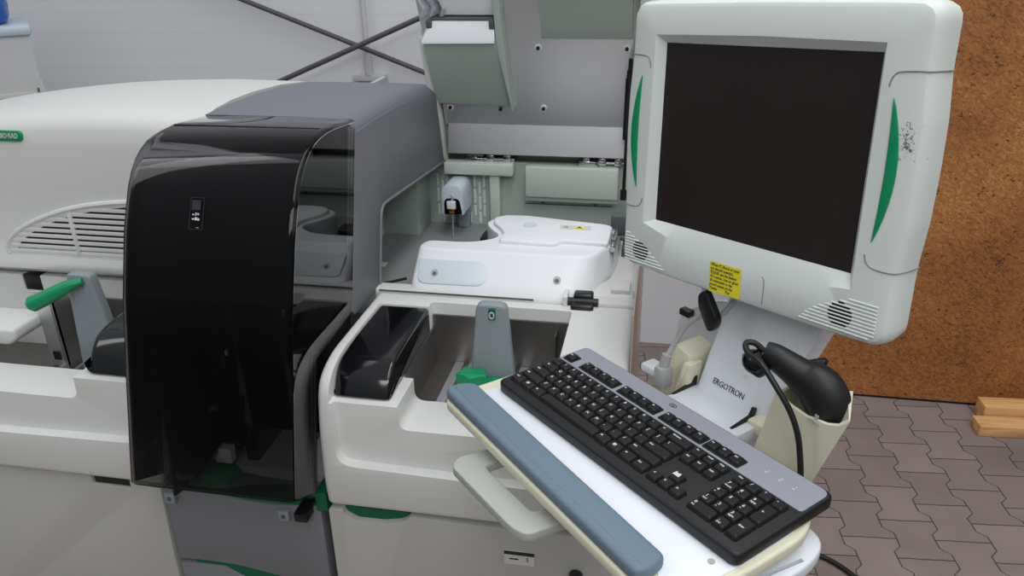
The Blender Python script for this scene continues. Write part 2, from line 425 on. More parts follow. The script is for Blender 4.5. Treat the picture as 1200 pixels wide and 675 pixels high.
# timber
wood = wood_material()
def plank(loc, rz, w, h, ln, label):
    o = part('timber_plank', box(0, ln, 0, w, 0, h, bev=.003), wood); o.location = loc; o.rotation_euler = (0, 0, rad(rz))
    tagged(o, label, 'plank', 'timber planks against the strand board')
plank((1.222, 2.722, .0), 4, .075, .045, 1.6, 'front sawn timber plank lying on the paving')
plank((1.262, 2.812, .0), 4, .075, .075, 1.6, 'taller sawn timber plank lying against the strand board wall')

# ------------------------------------------------------------------ analyzer
AN = empty('laboratory_analyzer', 'large white and grey benchtop laboratory analyzer with smoked black door and open steel lid', 'laboratory machine', (-.85, 1.6, 0))
SPACE[AN.name] = Matrix.Translation((.85, -1.6, 0))
def A(name, bm, m, parent=AN, **k): return part(name, bm, m, parent, **k)

# cabinet below
cab = box(-1.75, -.03, 1.20, 2.10, 0, .755, bev=.006)
A('cabinet', cab, M['white2'])
A('side_panel', box(-.0295, -.0265, 1.21, 2.10, .02, 1.15, bev=.001), M['side'])
A('plinth', box(-1.7, -.08, 1.17, 1.24, 0, .06), M['black'])
# lower left door with dark finger recess
lp = cut(prism([(-1.75, .06), (-.945, .06), (-.943, .56), (-.937, .742), (-.965, .744), (-1.0, .757), (-1.75, .757)], 'y', 1.118, 1.2), [box(-1.09, -1.005, 1.06, 1.135, .735, .79)], bev=.004)
lower_left = A('lower_door', lp, M['white2'])
A('finger_recess', box(-1.085, -1.0, 1.122, 1.16, .738, .7565), M['black'], lower_left)
# grey centre panels
def wav(x0, x1, f, n=16): return [(x0+(x1-x0)*i/n, f(i/n)) for i in range(n+1)]
topf = lambda t: .742-.006*math.sin(t*math.pi)
bot = lambda t: .560+.003*math.sin(t*7)-.05*max(0, t-.42)**1.15
poly = [(-.935, .742), (-.82, .742), (-.76, .735), (-.70, .732), (-.6, .742)]+[p for p in wav(-.6, -.935, lambda t: bot(1-t))]
up_panel = A('centre_panel', prism(poly, 'y', 1.121, 1.2, bev=.004), M['grey_low'])
top2 = lambda t: bot(t)-.012-(.030*math.sin((t-.30)/.55*math.pi) if .30 < t < .85 else 0)
lowp = A('lower_centre_panel', prism([(-.6, .06)]+[(-.935, .06)]+wav(-.935, -.6, top2, 30), 'y', 1.121, 1.2, bev=.004), M['grey_low'])
A('drawer_recess', box(-.9, -.61, 1.127, 1.19, .45, .60), M['dgreen'], label='dark green recess in the grey panel')
for x, z in ((-.916, .727), (-.675, .7165)):
    t = A('door_bracket', box(x-.011, x+.011, 1.110, 1.122, z-.012, z+.012, bev=.002), M['paddle'])
    b_ = bmesh.new(); disc(b_, (x, 1.110, z), (0, -1, 0), .0045, .002); A('screw', b_, M['dgrey'], t)
A('hinge_block', box(-.642, -.615, 1.09, 1.14, .725, .745, bev=.003), M['black'])
A('green_seal', box(-.606, -.584, 1.118, 1.19, .735, .778), M['dgreen'])
# right drawer
dp = prism(rounded([(-.577, .25), (-.032, .25), (-.032, .752), (-.577, .752)], .006), 'y', 1.108, 1.2)
pk = prism(rounded([(-.552, .80), (-.548, .742), (-.525, .728), (-.47, .729), (-.435, .737), (-.418, .749), (-.40, .80)], .008), 'y', 1.05, 1.132)
drawer = A('drawer', cut(dp, [pk], bev=.004), M['white2'])
A('handle_recess', box(-.55, -.412, 1.122, 1.14, .728, .7515), M['dgreen'], drawer, label='dark green handle recess')
A('lower_drawer', box(-.577, -.032, 1.108, 1.2, .06, .244, bev=.005), M['white2'])
lab = A('asset_label', box(-.2385, -.182, 1.1065, 1.108, .672, .703), M['paper'], drawer)
ROTX = Matrix.Rotation(rad(90), 4, 'X')
sb = bmesh.new(); add_box(sb, -.2385, -.182, 1.1055, 1.1066, .6955, .703)
add_box(sb, -.229, -.212, 1.1057, 1.1066, .684, .6865)
merge(sb, text_bm('5', .013, .0002, Matrix.Translation((-.195, 1.1062, .6855)) @ ROTX))
A('label_print', sb, M['ink'], drawer, smooth=None)
kb_ = bmesh.new(); disc(kb_, (-.105, 1.106, .665), (0, -1, 0), .013, .012, 20)
A('drawer_knob', kb_, M['black'], drawer)

# decks
prof = [(1.46, 1.035), (1.445, 1.043), (1.25, 1.045)]
deck_profile = rounded([(1.465, 1.043), (1.19, 1.046), (1.118, 1.02), (1.105, .93), (1.128, .88), (1.122, .865), (1.094, .848), (1.086, .80), (1.10, .764), (1.465, .764)],
                       [.012, .05, .05, .02, .025, .012, .02, .03, .015, 0])
deck_profile2 = rounded([(1.465, 1.043), (1.19, 1.046), (1.124, 1.022), (1.106, .94), (1.098, .83), (1.104, .764), (1.465, .764)], [.012, .05, .04, .03, .03, .012, 0])
rd_ = prism(deck_profile2, 'x', -.576, -.03, bev=.012, seg=4)
cutF = prism(rounded([(-.546, 1.4), (-.546, .862), (.1, .845), (.1, 1.4)], [0, .035, 0, 0], 8), 'y', .9, 1.122)
cutA = box(-.4475, -.155, 1.222, 1.428, .855, 1.3, bev=.006)
cutB = prism(rounded([(-.428, .937), (-.12, .937), (-.12, 1.3), (-.428, 1.3)], [.02, .02, 0, 0]), 'y', 1.0, 1.223)
cutC = box(-.553, -.424, 1.0, 1.405, .984, 1.3)
deckR = A('right_deck', cut(rd_, [cutF, cutA, cutB, cutC], bev=.005, seg=3, ang=45), M['white'])
# steel liner of the right recess
ln = bmesh.new()
add_box(ln, -.445, -.157, 1.421, 1.4265, .86, 1.018)
add_box(ln, -.445, -.157, 1.225, 1.425, .857, .905)
add_box(ln, -.4468, -.442, 1.225, 1.425, .86, .99)
add_box(ln, -.1595, -.1555, 1.225, 1.425, .86, 1.0)
add_box(ln, -.187, -.184, 1.395, 1.42, .90, 1.0)
A('steel_liner', ln, M['steel_dark'], deckR, smooth=None)
rl = bmesh.new()
for x in (-.40, -.37, -.29, -.26): add_box(rl, x, x+.018, 1.23, 1.42, .905, .911)
A('rack_rails', rl, M['steel'], deckR, smooth=None)
bk = rounded([(1.405, 1.043), (1.24, 1.046), (1.165, 1.04), (1.135, .986), (1.405, .986)], [.01, .06, .045, .006, 0])
blk = cut(prism(bk, 'x', -.552, -.446, bev=.008, seg=3), [box(x, x+.008, 1.398, 1.45, 1.03, 1.1) for x in (-.535, -.513, -.49, -.468)])
A('rack_cover', blk, M['gloss'], label='gloss black rack cover')

def paddle(xc, y0, wt, wb, zt, zb, name, wflip=1):
    pol = rounded([(xc-wb/2, zb), (xc+wb/2, zb), (xc+wb/2-.006, zb+.05), (xc+wt/2, zt), (xc-wt/2, zt), (xc-wb/2+.004, zb+.05)], [0, 0, .02, .014, .014, .02])
    return A(name, prism(pol, 'y', y0, y0+.022, bev=.005, seg=3), M['paddle'])
pdR = paddle(-.287, 1.27, .056, .098, 1.124, .906, 'divider_handle')
wv_ = rrect(-.2915, -.2785, 1.094, 1.117, .003)
A('indicator_window', prism(wv_, 'y', 1.267, 1.271, bev=.001), M['dgreen'], pdR)
A('indicator_ring', tube([(-.285+.0042*math.cos(a), 1.266, 1.104+.0062*math.sin(a)) for a in [2*math.pi*i/16 for i in range(17)]], .0012, 6), M['pill'], pdR)
kn = []
for i in range(10):
    a = 2*math.pi*i/10+.3; r_ = .034 if i % 2 else .024; kn.append((-.320+r_*math.cos(a), 1.243+r_*.75*math.sin(a)))
kp = bmesh.new(); add_prism(kp, rounded(kn, .006, 3), 'z', .960, .996, bev=.004)
add_box(kp, -.31, -.245, 1.235, 1.266, .955, .978, bev=.005)
add_tube(kp, [(-.320, 1.243, .911), (-.320, 1.243, .965)], .012)
A('locking_knob', kp, M['green'], pdR, label='green locking knob')

# left deck
ld = prism(deck_profile2, 'x', -1.75, -.916, bev=.012, seg=4)
cF = prism(rounded([(-1.9, 1.4), (-1.9, .845), (-.945, .862), (-.945, 1.4)], [0, 0, .035, 0], 8), 'y', .9, 1.122)
cA = box(-1.62, -1.0555, 1.222, 1.428, .855, 1.3, bev=.008)
cB = prism(rounded([(-1.70, .937), (-1.07, .937), (-1.07, 1.3), (-1.70, 1.3)], [.02, .02, 0, 0]), 'y', 1.0, 1.223)
cC = box(-1.072, -.93, 1.0, 1.405, .984, 1.3)
cD = box(-1.42, -1.372, 1.40, 1.5, 1.005, 1.07)
deckL = A('left_deck', cut(ld, [cF, cA, cB, cC, cD], bev=.005, seg=3, ang=45), M['white'])
ln = bmesh.new()
add_box(ln, -1.275, -1.07, 1.42, 1.4265, .86, 1.0)
add_box(ln, -1.60, -1.07, 1.225, 1.425, .857, .866)
add_box(ln, -1.076, -1.07, 1.225, 1.425, .86, .985)
A('steel_liner', ln, M['steel_dark'], deckL, smooth=None)
ln = bmesh.new(); add_box(ln, -1.315, -1.275, 1.335, 1.345, .866, 1.05, bev=.002); add_box(ln, -1.279, -1.275, 1.335, 1.42, .866, 1.05)
for x in (-1.29, -1.25, -1.19): add_box(ln, x, x+.008, 1.23, 1.41, .866, .872)
A('steel_divider', ln, M['steel'], deckL, smooth=None)
A('sensor_notch', box(-1.303, -1.287, 1.332, 1.336, .885, .905), M['black'], deckL)
A('rack_arm', prism(rounded([(-1.60, .955), (-1.335, .955), (-1.315, .97), (-1.315, .995), (-1.60, .995)], .01), 'y', 1.26, 1.36, bev=.008, seg=3), M['white'], deckL)
A('sensor_window', box(-1.419, -1.373, 1.43, 1.46, 1.005, 1.043, bev=.002), M['black'], deckL)
blk = prism(rounded([(1.405, 1.05), (1.25, 1.06), (1.17, 1.05), (1.135, .986), (1.405, .986)], [.01, .06, .05, .006, 0]), 'x', -1.055, -.931, bev=.02, seg=4)
A('rack_cover', blk, M['gloss'], label='gloss black rack cover')
pol = rounded([(-1.20, .868), (-1.10, .868), (-1.108, 1.0), (-1.125, 1.12), (-1.18, 1.12), (-1.19, 1.0)], [0, 0, .04, .012, .012, .02])
pdL = A('divider_handle', prism(pol, 'y', 1.29, 1.315, bev=.005, seg=3), M['paddle'])
lv = bmesh.new(); add_tube(lv, [(-1.138, 1.285, 1.108), (-1.155, 1.277, 1.104), (-1.17, 1.27, 1.098), (-1.21, 1.262, 1.078), (-1.243, 1.255, 1.063), (-1.248, 1.254, 1.06)], [.007, .011, .0135, .0155, .0165, .012], 14)
A('lever', lv, M['green'], pdL, label='green release lever')

# left housing (lofted hood)
def hood_profile(s=1., dz=0., dy=0.):
    p = [(1.452, 1.052), (1.425, 1.056), (1.415, 1.066), (1.415, 1.084), (1.425, 1.10), (1.428, 1.13), (1.428, 1.25), (1.429, 1.34), (1.434, 1.378), (1.444, 1.397), (1.462, 1.408), (1.50, 1.415), (1.57, 1.4195), (1.66, 1.419), (1.80, 1.4105), (1.95, 1.392), (2.06, 1.366), (2.10, 1.33), (2.10, 1.052)]
    out = []
    for y, z in p:
        k = max(0, (z-1.30)/.12)
        out.append((y+dy*k, z+dz*k))
    return out
hb = bmesh.new(); rings = []
for x, dz in ((-1.80, -.09), (-1.74, -.062), (-1.6, -.036), (-1.5, -.021), (-1.4, -.009), (-1.3, -.001), (-1.2, .004), (-1.1, .007), (-1.0, .005), (-.908, .003)):
    rings.append([Vector((x, y, z)) for y, z in hood_profile(dz=dz)])
add_loft(hb, rings)
hous = A('left_housing', hb, M['white'], smooth=45)
# vent grille
arch = [(-1.428, 1.098), (-1.43, 1.112), (-1.418, 1.132), (-1.385, 1.156), (-1.335, 1.180), (-1.27, 1.203), (-1.20, 1.219), (-1.12, 1.229), (-1.03, 1.234), (-.91, 1.236), (-.91, 1.098)]
gr = A('vent_grille', prism(arch, 'y', 1.4262, 1.4285), M['black'], hous, smooth=None)
rim = bmesh.new(); add_tube(rim, [(x, 1.4265, z) for x, z in smooth_path([Vector((a, b)) for a, b in arch[:-1]], 4)], .0065, 8)
add_tube(rim, [(-1.428, 1.4265, 1.098), (-.91, 1.4265, 1.098)], .004, 8)
A('grille_rim', rim, M['white'], hous)
sl = bmesh.new()
def archx(z):
    for (x0, z0), (x1, z1) in zip(arch[1:-1], arch[2:-1]):
        if z0 <= z <= z1: return x0+(x1-x0)*(z-z0)/(z1-z0)
    return arch[1][0] if z < arch[1][1] else -1.0
z = 1.101
while z < 1.236:
    x0 = archx(z+.004)+.006
    add_box(sl, x0-.03*0, -.912, 1.4225, 1.4275, z, z+.0078, bev=.0008, seg=1)
    z += .0132
add_box(sl, -1.2555, -1.2455, 1.4218, 1.4275, 1.1, 1.212, bev=.001)
for i in range(9):   # margin between rim and slot ends
    pass
A('grille_slats', sl, M['white'], hous)
mg = bmesh.new()
inner = [(a+.012+(.012 if i < 6 else .006), b-.008) for i, (a, b) in enumerate(arch[1:-1])]
outer = arch[1:-1]
rings = [[Vector((a, 1.4235, b)) for a, b in outer], [Vector((a, 1.4235, b)) for a, b in inner], [Vector((a, 1.427, b)) for a, b in inner], [Vector((a, 1.427, b)) for a, b in outer]]
add_loft(mg, [list(r) for r in zip(*rings)])
A('grille_margin', mg, M['white'], hous)
# logo plate
lg = A('logo_plate', prism(rrect(-1.389, -1.319, 1.355, 1.3765, .0105), 'y', 1.4265, 1.434, bev=.001), M['green'], hous)
A('logo_text', text_bm('BIO\u00b7RAD', .0155, .0004, Matrix.Translation((-1.3505, 1.4262, 1.3658)) @ ROTX @ Matrix.Scale(.76, 4, (1, 0, 0)), shear=.18, bold=.00025, spacing=.98), M['legend'], hous, smooth=None)

# grey hood over the centre
def offset_sheet(line, t):
    """thicken a polyline in (y,z) inward by t"""
    n = len(line); off = []
    for i in range(n):
        a = Vector(line[max(i-1, 0)]); b = Vector(line[min(i+1, n-1)]); d = (b-a).normalized(); off.append(tuple(Vector(line[i])+Vector((-d.y, d.x))*-t))
    return list(line)+off[::-1]
hood_line = [(1.448, 1.4175), (1.55, 1.4185), (1.66, 1.417), (1.80, 1.410), (1.95, 1.393), (2.05, 1.376), (2.085, 1.36), (2.10, 1.33), (2.10, 1.17)]
hd = bmesh.new()
nl = len(hood_line)
rings = []
for dx, dzz in ((-.9, 0), (-.86, 0), (-.70, 0), (-.64, -.001), (-.618, -.0035), (-.602, -.0095), (-.591, -.0185), (-.5855, -.030)):
    rings.append([Vector((dx, y-(0), z+dzz)) for y, z in hood_line]+[Vector((dx, y-.008*(i >= 6), z+dzz-.008*(i < 7))) for i, (y, z) in list(enumerate(hood_line))[::-1]])
add_loft(hd, rings)
hood = A('centre_hood', hd, M['grey'], smooth=40)
sidepoly = [(1.446, 1.390), (1.55, 1.3915), (1.66, 1.390), (1.80, 1.383), (1.95, 1.366), (2.05, 1.349), (2.085, 1.335), (2.10, 1.31), (2.10, 1.162), (2.085, 1.163)] + \
    rounded([(1.585, 1.206), (1.543, 1.203), (1.492, 1.036)], [0, .03, 0], 6)[1:] + [(1.47, 1.036), (1.348, 1.043), (1.337, 1.056)]
A('hood_side', prism(sidepoly, 'x', -.596, -.585, bev=.0012), M['grey'], hood, smooth=40)
rimline = [(2.085, 1.163), (1.585, 1.206)]+rounded([(1.70, 1.1965), (1.543, 1.209), (1.492, 1.036)], [0, .03, 0], 6)[1:-1]+[(1.492, 1.036)]
A('opening_trim', tube([(-.583, y, z) for y, z in rimline], .0035, 8), M['grey'], hood)

# smoked door
dl = [(1.445, 1.4175), (1.40, 1.4215), (1.35, 1.426), (1.316, 1.4275), (1.282, 1.4255), (1.252, 1.420), (1.228, 1.410), (1.206, 1.3965), (1.187, 1.378), (1.170, 1.355), (1.155, 1.328), (1.134, 1.286), (1.113, 1.232), (1.092, 1.176), (1.07, 1.10), (1.05, 1.03), (1.03, .955), (1.016, .905), (1.002, .850)]
def inset(line, t):
    out = []
    for i in range(len(line)):
        a = Vector(line[max(i-1, 0)]); b = Vector(line[min(i+1, len(line)-1)]); d = (b-a).normalized()
        out.append(tuple(Vector(line[i])+Vector((-d.y, d.x))*t))
    return out
din = inset(dl, .004)
db = bmesh.new()
def dring(x, k):
    o = inset(dl, k); i2 = inset(dl, .0045+k*.3)
    return [Vector((x, y, z)) for y, z in o]+[Vector((x, y, z)) for y, z in i2[::-1]]
rings = [dring(-.9015, .012), dring(-.8985, .006), dring(-.893, .0022), dring(-.885, .0), dring(-.596, 0), dring(-.5905, .0012), dring(-.587, .0034), dring(-.585, .007)]
add_loft(db, rings)
door = A('smoked_door', db, M['smoked'], smooth=50, label='smoked black door front')
dside = inset(dl, .0065)[1:]+[(1.012, .848), (1.091, .806), (1.161, 1.047), (1.337, 1.056), (1.445, 1.40)]
A('door_side_window', prism(dside, 'x', -.5885, -.5855), M['gloss_side'] if 'gloss_side' in M else M['smoked'], door, smooth=None)
A('door_side_window', prism(dside, 'x', -.9015, -.8985), M['smoked'], door, smooth=None)
# door frame bar along the top and the side lip
A('door_seam', tube([(-.885, 1.316, 1.4275), (-.60, 1.316, 1.4275)], .0012, 6), M['black'], door)
# printed panel on the door
def on_door(z):
    for (y0, z0), (y1, z1) in zip(dl, dl[1:]):
        if z1 <= z <= z0: return y0+(y1-y0)*(z-z0)/(z1-z0), math.atan2(y0-y1, z0-z1)
y_, a_ = on_door(1.318)
PM = Matrix.Translation((-.762, y_-.0015, 1.318)) @ Matrix.Rotation(-a_, 4, 'X') 
pb = bmesh.new()
for q in (box(-.0125, .0125, -.0008, .0006, .0265, .0275), box(-.0125, .0125, -.0008, .0006, -.0275, -.0265), box(-.0125, -.0117, -.0008, .0006, -.027, .027), box(.0117, .0125, -.0008, .0006, -.027, .027)): merge(pb, q, PM)
pf = A('display_frame', pb, M['glass_dark'], door, smooth=None)
pb = bmesh.new()
merge(pb, box(-.0095, .0065, -.0008, .0006, .006, .0225), PM); A('display_glass', pb, M['glass_dark'], pf, smooth=None)
pb = bmesh.new()
for x, zz, w, h in ((-.006, -.002, .003, .002), (-.001, -.001, .0015, .005), (.003, -.001, .002, .003), (-.006, -.0095, .0035, .0025), (-.0005, -.009, .004, .005), (.004, -.010, .0025, .004), (.003, -.024, .004, .0008)):
    merge(pb, box(x-w/2, x+w/2, -.0012, .0006, zz-h/2, zz+h/2), PM)
A('display_icons', pb, M['legend'], pf, smooth=None)
# inside the door
A('inner_back', box(-.892, -.595, 1.335, 1.345, .70, 1.385), M['black'], smooth=None)
A('added_dark_side', prism([(1.10, .745), (1.34, .70), (1.34, 1.385), (1.28, 1.385), (1.16, 1.20)], 'x', -.8965, -.892), M['black'], smooth=None)  # added black sheet screening the pale deck seen through the door
lin = inset(dl, .030)[:14]
A('added_dark_liner', prism(lin+inset(dl, .036)[:14][::-1], 'x', -.892, -.60), M['black'], smooth=40)  # added black sheet that keeps the top of the door dark
A('inner_floor', prism([(1.125, .745), (1.335, .70), (1.335, .692), (1.125, .735)], 'x', -.89, -.60), M['dgreen'], smooth=None)
for nm, q in (('transport_rail', (-.905+.03, -.86+.03, 1.25, 1.335, .73, 1.25)), ('transport_rail', (-.80, -.775, 1.22, 1.335, .73, 1.28)), ('transport_rail', (-.70, -.685, 1.24, 1.335, .73, 1.22)), ('carriage', (-.865, -.82, 1.18, 1.3, .893, .912)), ('carriage', (-.86, -.80, 1.2, 1.3, .80, .812)), ('carriage', (-.875, -.835, 1.09, 1.25, .795, .81))):
    A(nm, box(*q, bev=.003), M['gloss'])
for i, (x, y, z, w, h) in enumerate(((-.817, 1.27, 1.094, .014, .034), (-.829, 1.255, .984, .008, .011), (-.828, 1.18, .790, .036, .034))):
    A('guide_block', box(x-w/2, x+w/2, y, y+.02, z-h/2, z+h/2, bev=.001), M['cover'])
A('green_carrier', prism([(-.868, .715), (-.79, .715), (-.81, .752), (-.868, .768)], 'y', 1.15, 1.23, bev=.004), M['green'])

# wet compartment
wl = bmesh.new()
add_box(wl, -.9, -.03, 1.468, 2.07, .76, .985)                      # floor block
A('compartment_floor', wl, M['mgrey'], smooth=None)
ft = bmesh.new(); pts = [(-.90+.0, 1.62), (-.72, 1.615), (-.62, 1.64), (-.56, 1.70)]
add_tube(ft, [(x, y, .9865) for x, y in smooth_path([Vector(p) for p in [(-.9, 1.60), (-.75, 1.59), (-.65, 1.61), (-.58, 1.66)]], 5)], .004, 8)
A('floor_groove', ft, M['black'])
fb_ = bmesh.new(); add_box(fb_, -.70, -.655, 1.72, 1.745, .985, .99, bev=.002); A('floor_clip', fb_, M['sage_light'])
A('back_wall', box(-.9, -.03, 2.062, 2.10, .76, 1.168, bev=.003), M['sage'], smooth=None)
A('inner_left_wall', box(-.745, -.733, 1.5, 2.07, .98, 1.39), M['sage'], smooth=None)
A('inner_corner_panel', box(-.735, -.632, 1.95, 2.07, .984, 1.30, bev=.004), M['sage'])
# white front sill with latch seat, right rim
sill = prism(rounded([(1.468, 1.0), (1.468, 1.038), (1.472, 1.046), (1.505, 1.046), (1.51, 1.0)], .003), 'x', -.585, -.032, bev=.002)
A('front_sill', sill, M['white'])
rr_ = prism(rounded([(-.10, 1.50), (-.032, 1.50), (-.032, 2.07), (-.082, 2.07), (-.082, 1.66), (-.092, 1.60), (-.12, 1.545), (-.19, 1.505), (-.19, 1.50)], .006), 'z', .985, 1.048, bev=.004)
A('right_rim', rr_, M['white'])
A('rim_edge', box(-.040, -.030, 1.50, 2.07, 1.04, 1.064, bev=.003), M['white'])
A('rim_step', box(-.085, -.045, 1.515, 1.57, 1.045, 1.058, bev=.003), M['white'])
A('sill_seam', box(-.575, -.24, 1.4655, 1.4665, 1.043, 1.047), M['dgrey'], smooth=None)
lt = bmesh.new(); add_box(lt, -.160, -.114, 1.435, 1.462, 1.036, 1.054, bev=.005, seg=3); add_box(lt, -.157, -.117, 1.462, 1.488, 1.046, 1.066, bev=.005, seg=3)
add_tube(lt, [(-.168, 1.463, 1.050), (-.106, 1.463, 1.050)], .008, 12)
A('front_latch', lt, M['black'], label='black front latch')
st_ = bmesh.new(); add_box(st_, -.178, -.168, 1.45, 1.49, 1.035, 1.064, bev=.002); A('latch_bracket', st_, M['white'])
# rotor cover
def off(poly, c, k): return [(c[0]+(x-c[0])*k, c[1]+(y-c[1])*k) for x, y in poly]
low_t = smooth_path([Vector(p) for p in [(-.512, 1.566), (-.506, 1.592), (-.48, 1.597), (-.43, 1.598), (-.395, 1.605), (-.36, 1.628), (-.352, 1.655), (-.375, 1.69), (-.392, 1.725), (-.388, 1.755), (-.362, 1.775), (-.30, 1.778), (-.20, 1.760), (-.105, 1.742), (-.092, 1.72), (-.094, 1.64), (-.108, 1.60), (-.13, 1.56), (-.17, 1.547), (-.30, 1.545), (-.42, 1.548), (-.495, 1.55), (-.512, 1.566)]], 4)[:-1]
low_t = [(p.x, p.y) for p in low_t]
def flare(x, y, k):
    # push the front outwards as it drops
    f = max(0, min(1, (1.66-y)/.11)); f2 = f*f*(3-2*f)
    r = max(0, min(1, (x+.16)/.07))
    return (x-(.004*k if x < -.45 else 0)+.012*k*r, y-.068*k*f2*(1-.75*r)*(1 if x < -.12 else .6))
cv = bmesh.new(); rings = []
for k, z, sc in ((1.0, .985, 1), (1.0, 1.03, 1), (.96, 1.046, 1), (.72, 1.062, 1), (.42, 1.082, 1), (.16, 1.098, 1.0), (.05, 1.1065, .995), (0, 1.1115, .985), (0, 1.113, .965), (0, 1.113, .90)):
    rings.append([Vector(((-.3+(x+.3)*sc), (1.65+(y-1.65)*sc), z)) for x, y in [flare(a, b, k) for a, b in low_t]])
add_loft(cv, rings)
cover = A('rotor_cover', cv, M['cover'], smooth=50)
slab = [(-.34, 1.60), (-.215, 1.595), (-.20, 1.62), (-.10, 1.612), (-.097, 1.72), (-.115, 1.733), (-.22, 1.752), (-.30, 1.768), (-.355, 1.765), (-.378, 1.745), (-.375, 1.715), (-.352, 1.68), (-.338, 1.65), (-.338, 1.62)]
A('cover_raised_top', prism(rounded(slab, .01, 4), 'z', 1.108, 1.123, bev=.005, seg=3), M['cover'], cover)
dm = bmesh.new(); add_tube(dm, [(-.285, 1.70, 1.122), (-.285, 1.70, 1.1245)], .016, 20); A('cover_dimple', dm, M['pill'], cover)
# slope frame of the cover front: from (1.548,1.10) to (1.487,1.046)
fa = math.atan2(1.100-1.046, 1.545-1.486)
FM = Matrix.Translation((0, 1.5135, 1.0745)) @ Matrix.Rotation(fa, 4, 'X')
pp = bmesh.new(); add_prism(pp, rounded([(-.497, -.022), (-.485, -.029), (-.345, -.029), (-.345, .029), (-.502, .029)], [.01, .012, .029, .029, .006], 8), 'z', -.004, .0035, bev=.002, mtx=FM)
A('access_plate', pp, M['pill'], cover)
for x in (-.462, -.197):
    sr = A('screw_recess', tube([FM @ Vector((x, -.004, -.002)), FM @ Vector((x, -.004, .0045))], .0085, 16), M['handle'], cover)
    A('screw_head', tube([FM @ Vector((x, -.006, .003)), FM @ Vector((x, -.006, .0052))], .0045, 12), M['dgrey'], sr)
wb_ = bmesh.new(); add_box(wb_, -.215, -.145, 1.685, 1.71, 1.1232, 1.1238); wl_ = A('warning_label', wb_, M['paper'], cover, smooth=None)
wb_ = bmesh.new(); add_prism(wb_, [(-.187, 1.688), (-.155, 1.688), (-.171, 1.709)], 'z', 1.1238, 1.1243)
A('warning_triangle', wb_, M['yellow'], cover, smooth=None)
wb_ = bmesh.new(); add_prism(wb_, [(-.178, 1.692), (-.164, 1.692), (-.171, 1.7025)], 'z', 1.1243, 1.1246)
merge(wb_, tube([(-.202+.005*math.cos(a), 1.697+.005*math.sin(a), 1.124) for a in [2*math.pi*i/12 for i in range(13)]], .0006, 4))
A('warning_print', wb_, M['ink'], cover, smooth=None)
cl = bmesh.new(); add_box(cl, -.098, -.084, 1.63, 1.70, 1.10, 1.126, bev=.003); add_tube(cl, [(-.091, 1.62, 1.105), (-.091, 1.71, 1.105)], .006, 10); add_box(cl, -.096, -.088, 1.62, 1.64, 1.06, 1.10, bev=.002)
A('cover_clasp', cl, M['chrome'], cover)
fx = bmesh.new(); add_box(fx, -.105, -.07, 1.77, 1.80, 1.08, 1.13, bev=.003); add_tube(fx, [(-.09, 1.79, 1.115), (-.06, 1.78, 1.115)], .008); add_box(fx, -.075, -.05, 1.72, 1.78, .985, 1.07, bev=.004); add_tube(fx, [(-.08, 1.76, 1.08), (-.055, 1.75, 1.08)], .006)
A('pump_fitting', fx, M['dgrey'])
fx = box(-.43, -.36, 1.80, 1.86, .985, 1.045, bev=.004); A('black_block', fx, M['black'])

# back wall fittings
A('beam', box(-.575, -.385, 2.02, 2.062, 1.140, 1.172, bev=.003), M['sage_light'])
A('post', box(-.452, -.425, 2.03, 2.062, .985, 1.14, bev=.003), M['sage_light'])
A('cable_box', box(-.352, -.105, 2.02, 2.062, 1.085, 1.168, bev=.004), M['sage_light'])
A('cable_box_lip', box(-.352, -.105, 2.028, 2.062, 1.072, 1.086, bev=.002), M['sage'])
sm_ = bmesh.new(); add_box(sm_, -.36, -.12, 2.0605, 2.0625, 1.052, 1.0545); 
for x in (-.31, -.165): disc(sm_, (x, 2.062, 1.056), (0, -1, 0), .004, .003)
A('panel_seam', sm_, M['dgrey'])
for grp in ((-.606, -.592, -.578, -.564), (-.530, -.515, -.501, -.487, -.474)):
  sl = bmesh.new()
  for i, x in enumerate(grp):
    o = (.0, .02)[i % 2]
    for z0, z1 in ((1.095-o, 1.13-o), (1.048-o, 1.088-o), (1.01-o, 1.042-o)): add_box(sl, x-.003, x+.003, 2.0595, 2.0625, z0, z1, bev=.001, seg=1)
  A('vent_slots', sl, M['cover'])
# probe arm
pr = prism(rounded([(-.03, -.055), (-.018, -.055), (-.018, -.012), (.018, -.012), (.018, -.055), (.03, -.055), (.03, .028), (-.03, .028)], [.004, .002, .012, .012, .002, .004, .026, .026], 6), 'y', 1.945, 2.06, bev=.004, mtx=Matrix.Translation((-.536, 0, 1.105)))
arm = A('probe_arm', pr, M['pill'])
PX, PY = -.538, 1.945
pa = box(PX-.012, PX+.012, PY-.005, PY+.015, 1.068, 1.090, bev=.002); A('probe_block', pa, M['cover'], arm)
pa = box(PX-.008, PX+.008, PY-.002, PY+.012, 1.055, 1.068, bev=.002); A('probe_nut', pa, M['brass'], arm)
pa = tube([(PX, PY+.005, .985), (PX, PY+.005, 1.06)], .002, 8); A('probe_needle', pa, M['steel'], arm)
pa = tube([(PX, PY+.003, 1.088), (PX+.005, PY, 1.10), (PX, PY+.003, 1.106), (PX-.006, PY+.01, 1.10)], .004, 8, sm=3); A('probe_tubing', pa, M['handle'], arm)
A('arm_column', box(-.545, -.513, 2.03, 2.06, .985, 1.1, bev=.004), M['paddle'], arm)

# lid (hinged at the back, leaning towards the front)
KK = .25
lo = Matrix(((1, 0, 0, 0), (0, -KK/math.hypot(1, KK), -1/math.hypot(1, KK), 2.08), (0, 1/math.hypot(1, KK), -KK/math.hypot(1, KK), 1.17), (0, 0, 0, 1)))
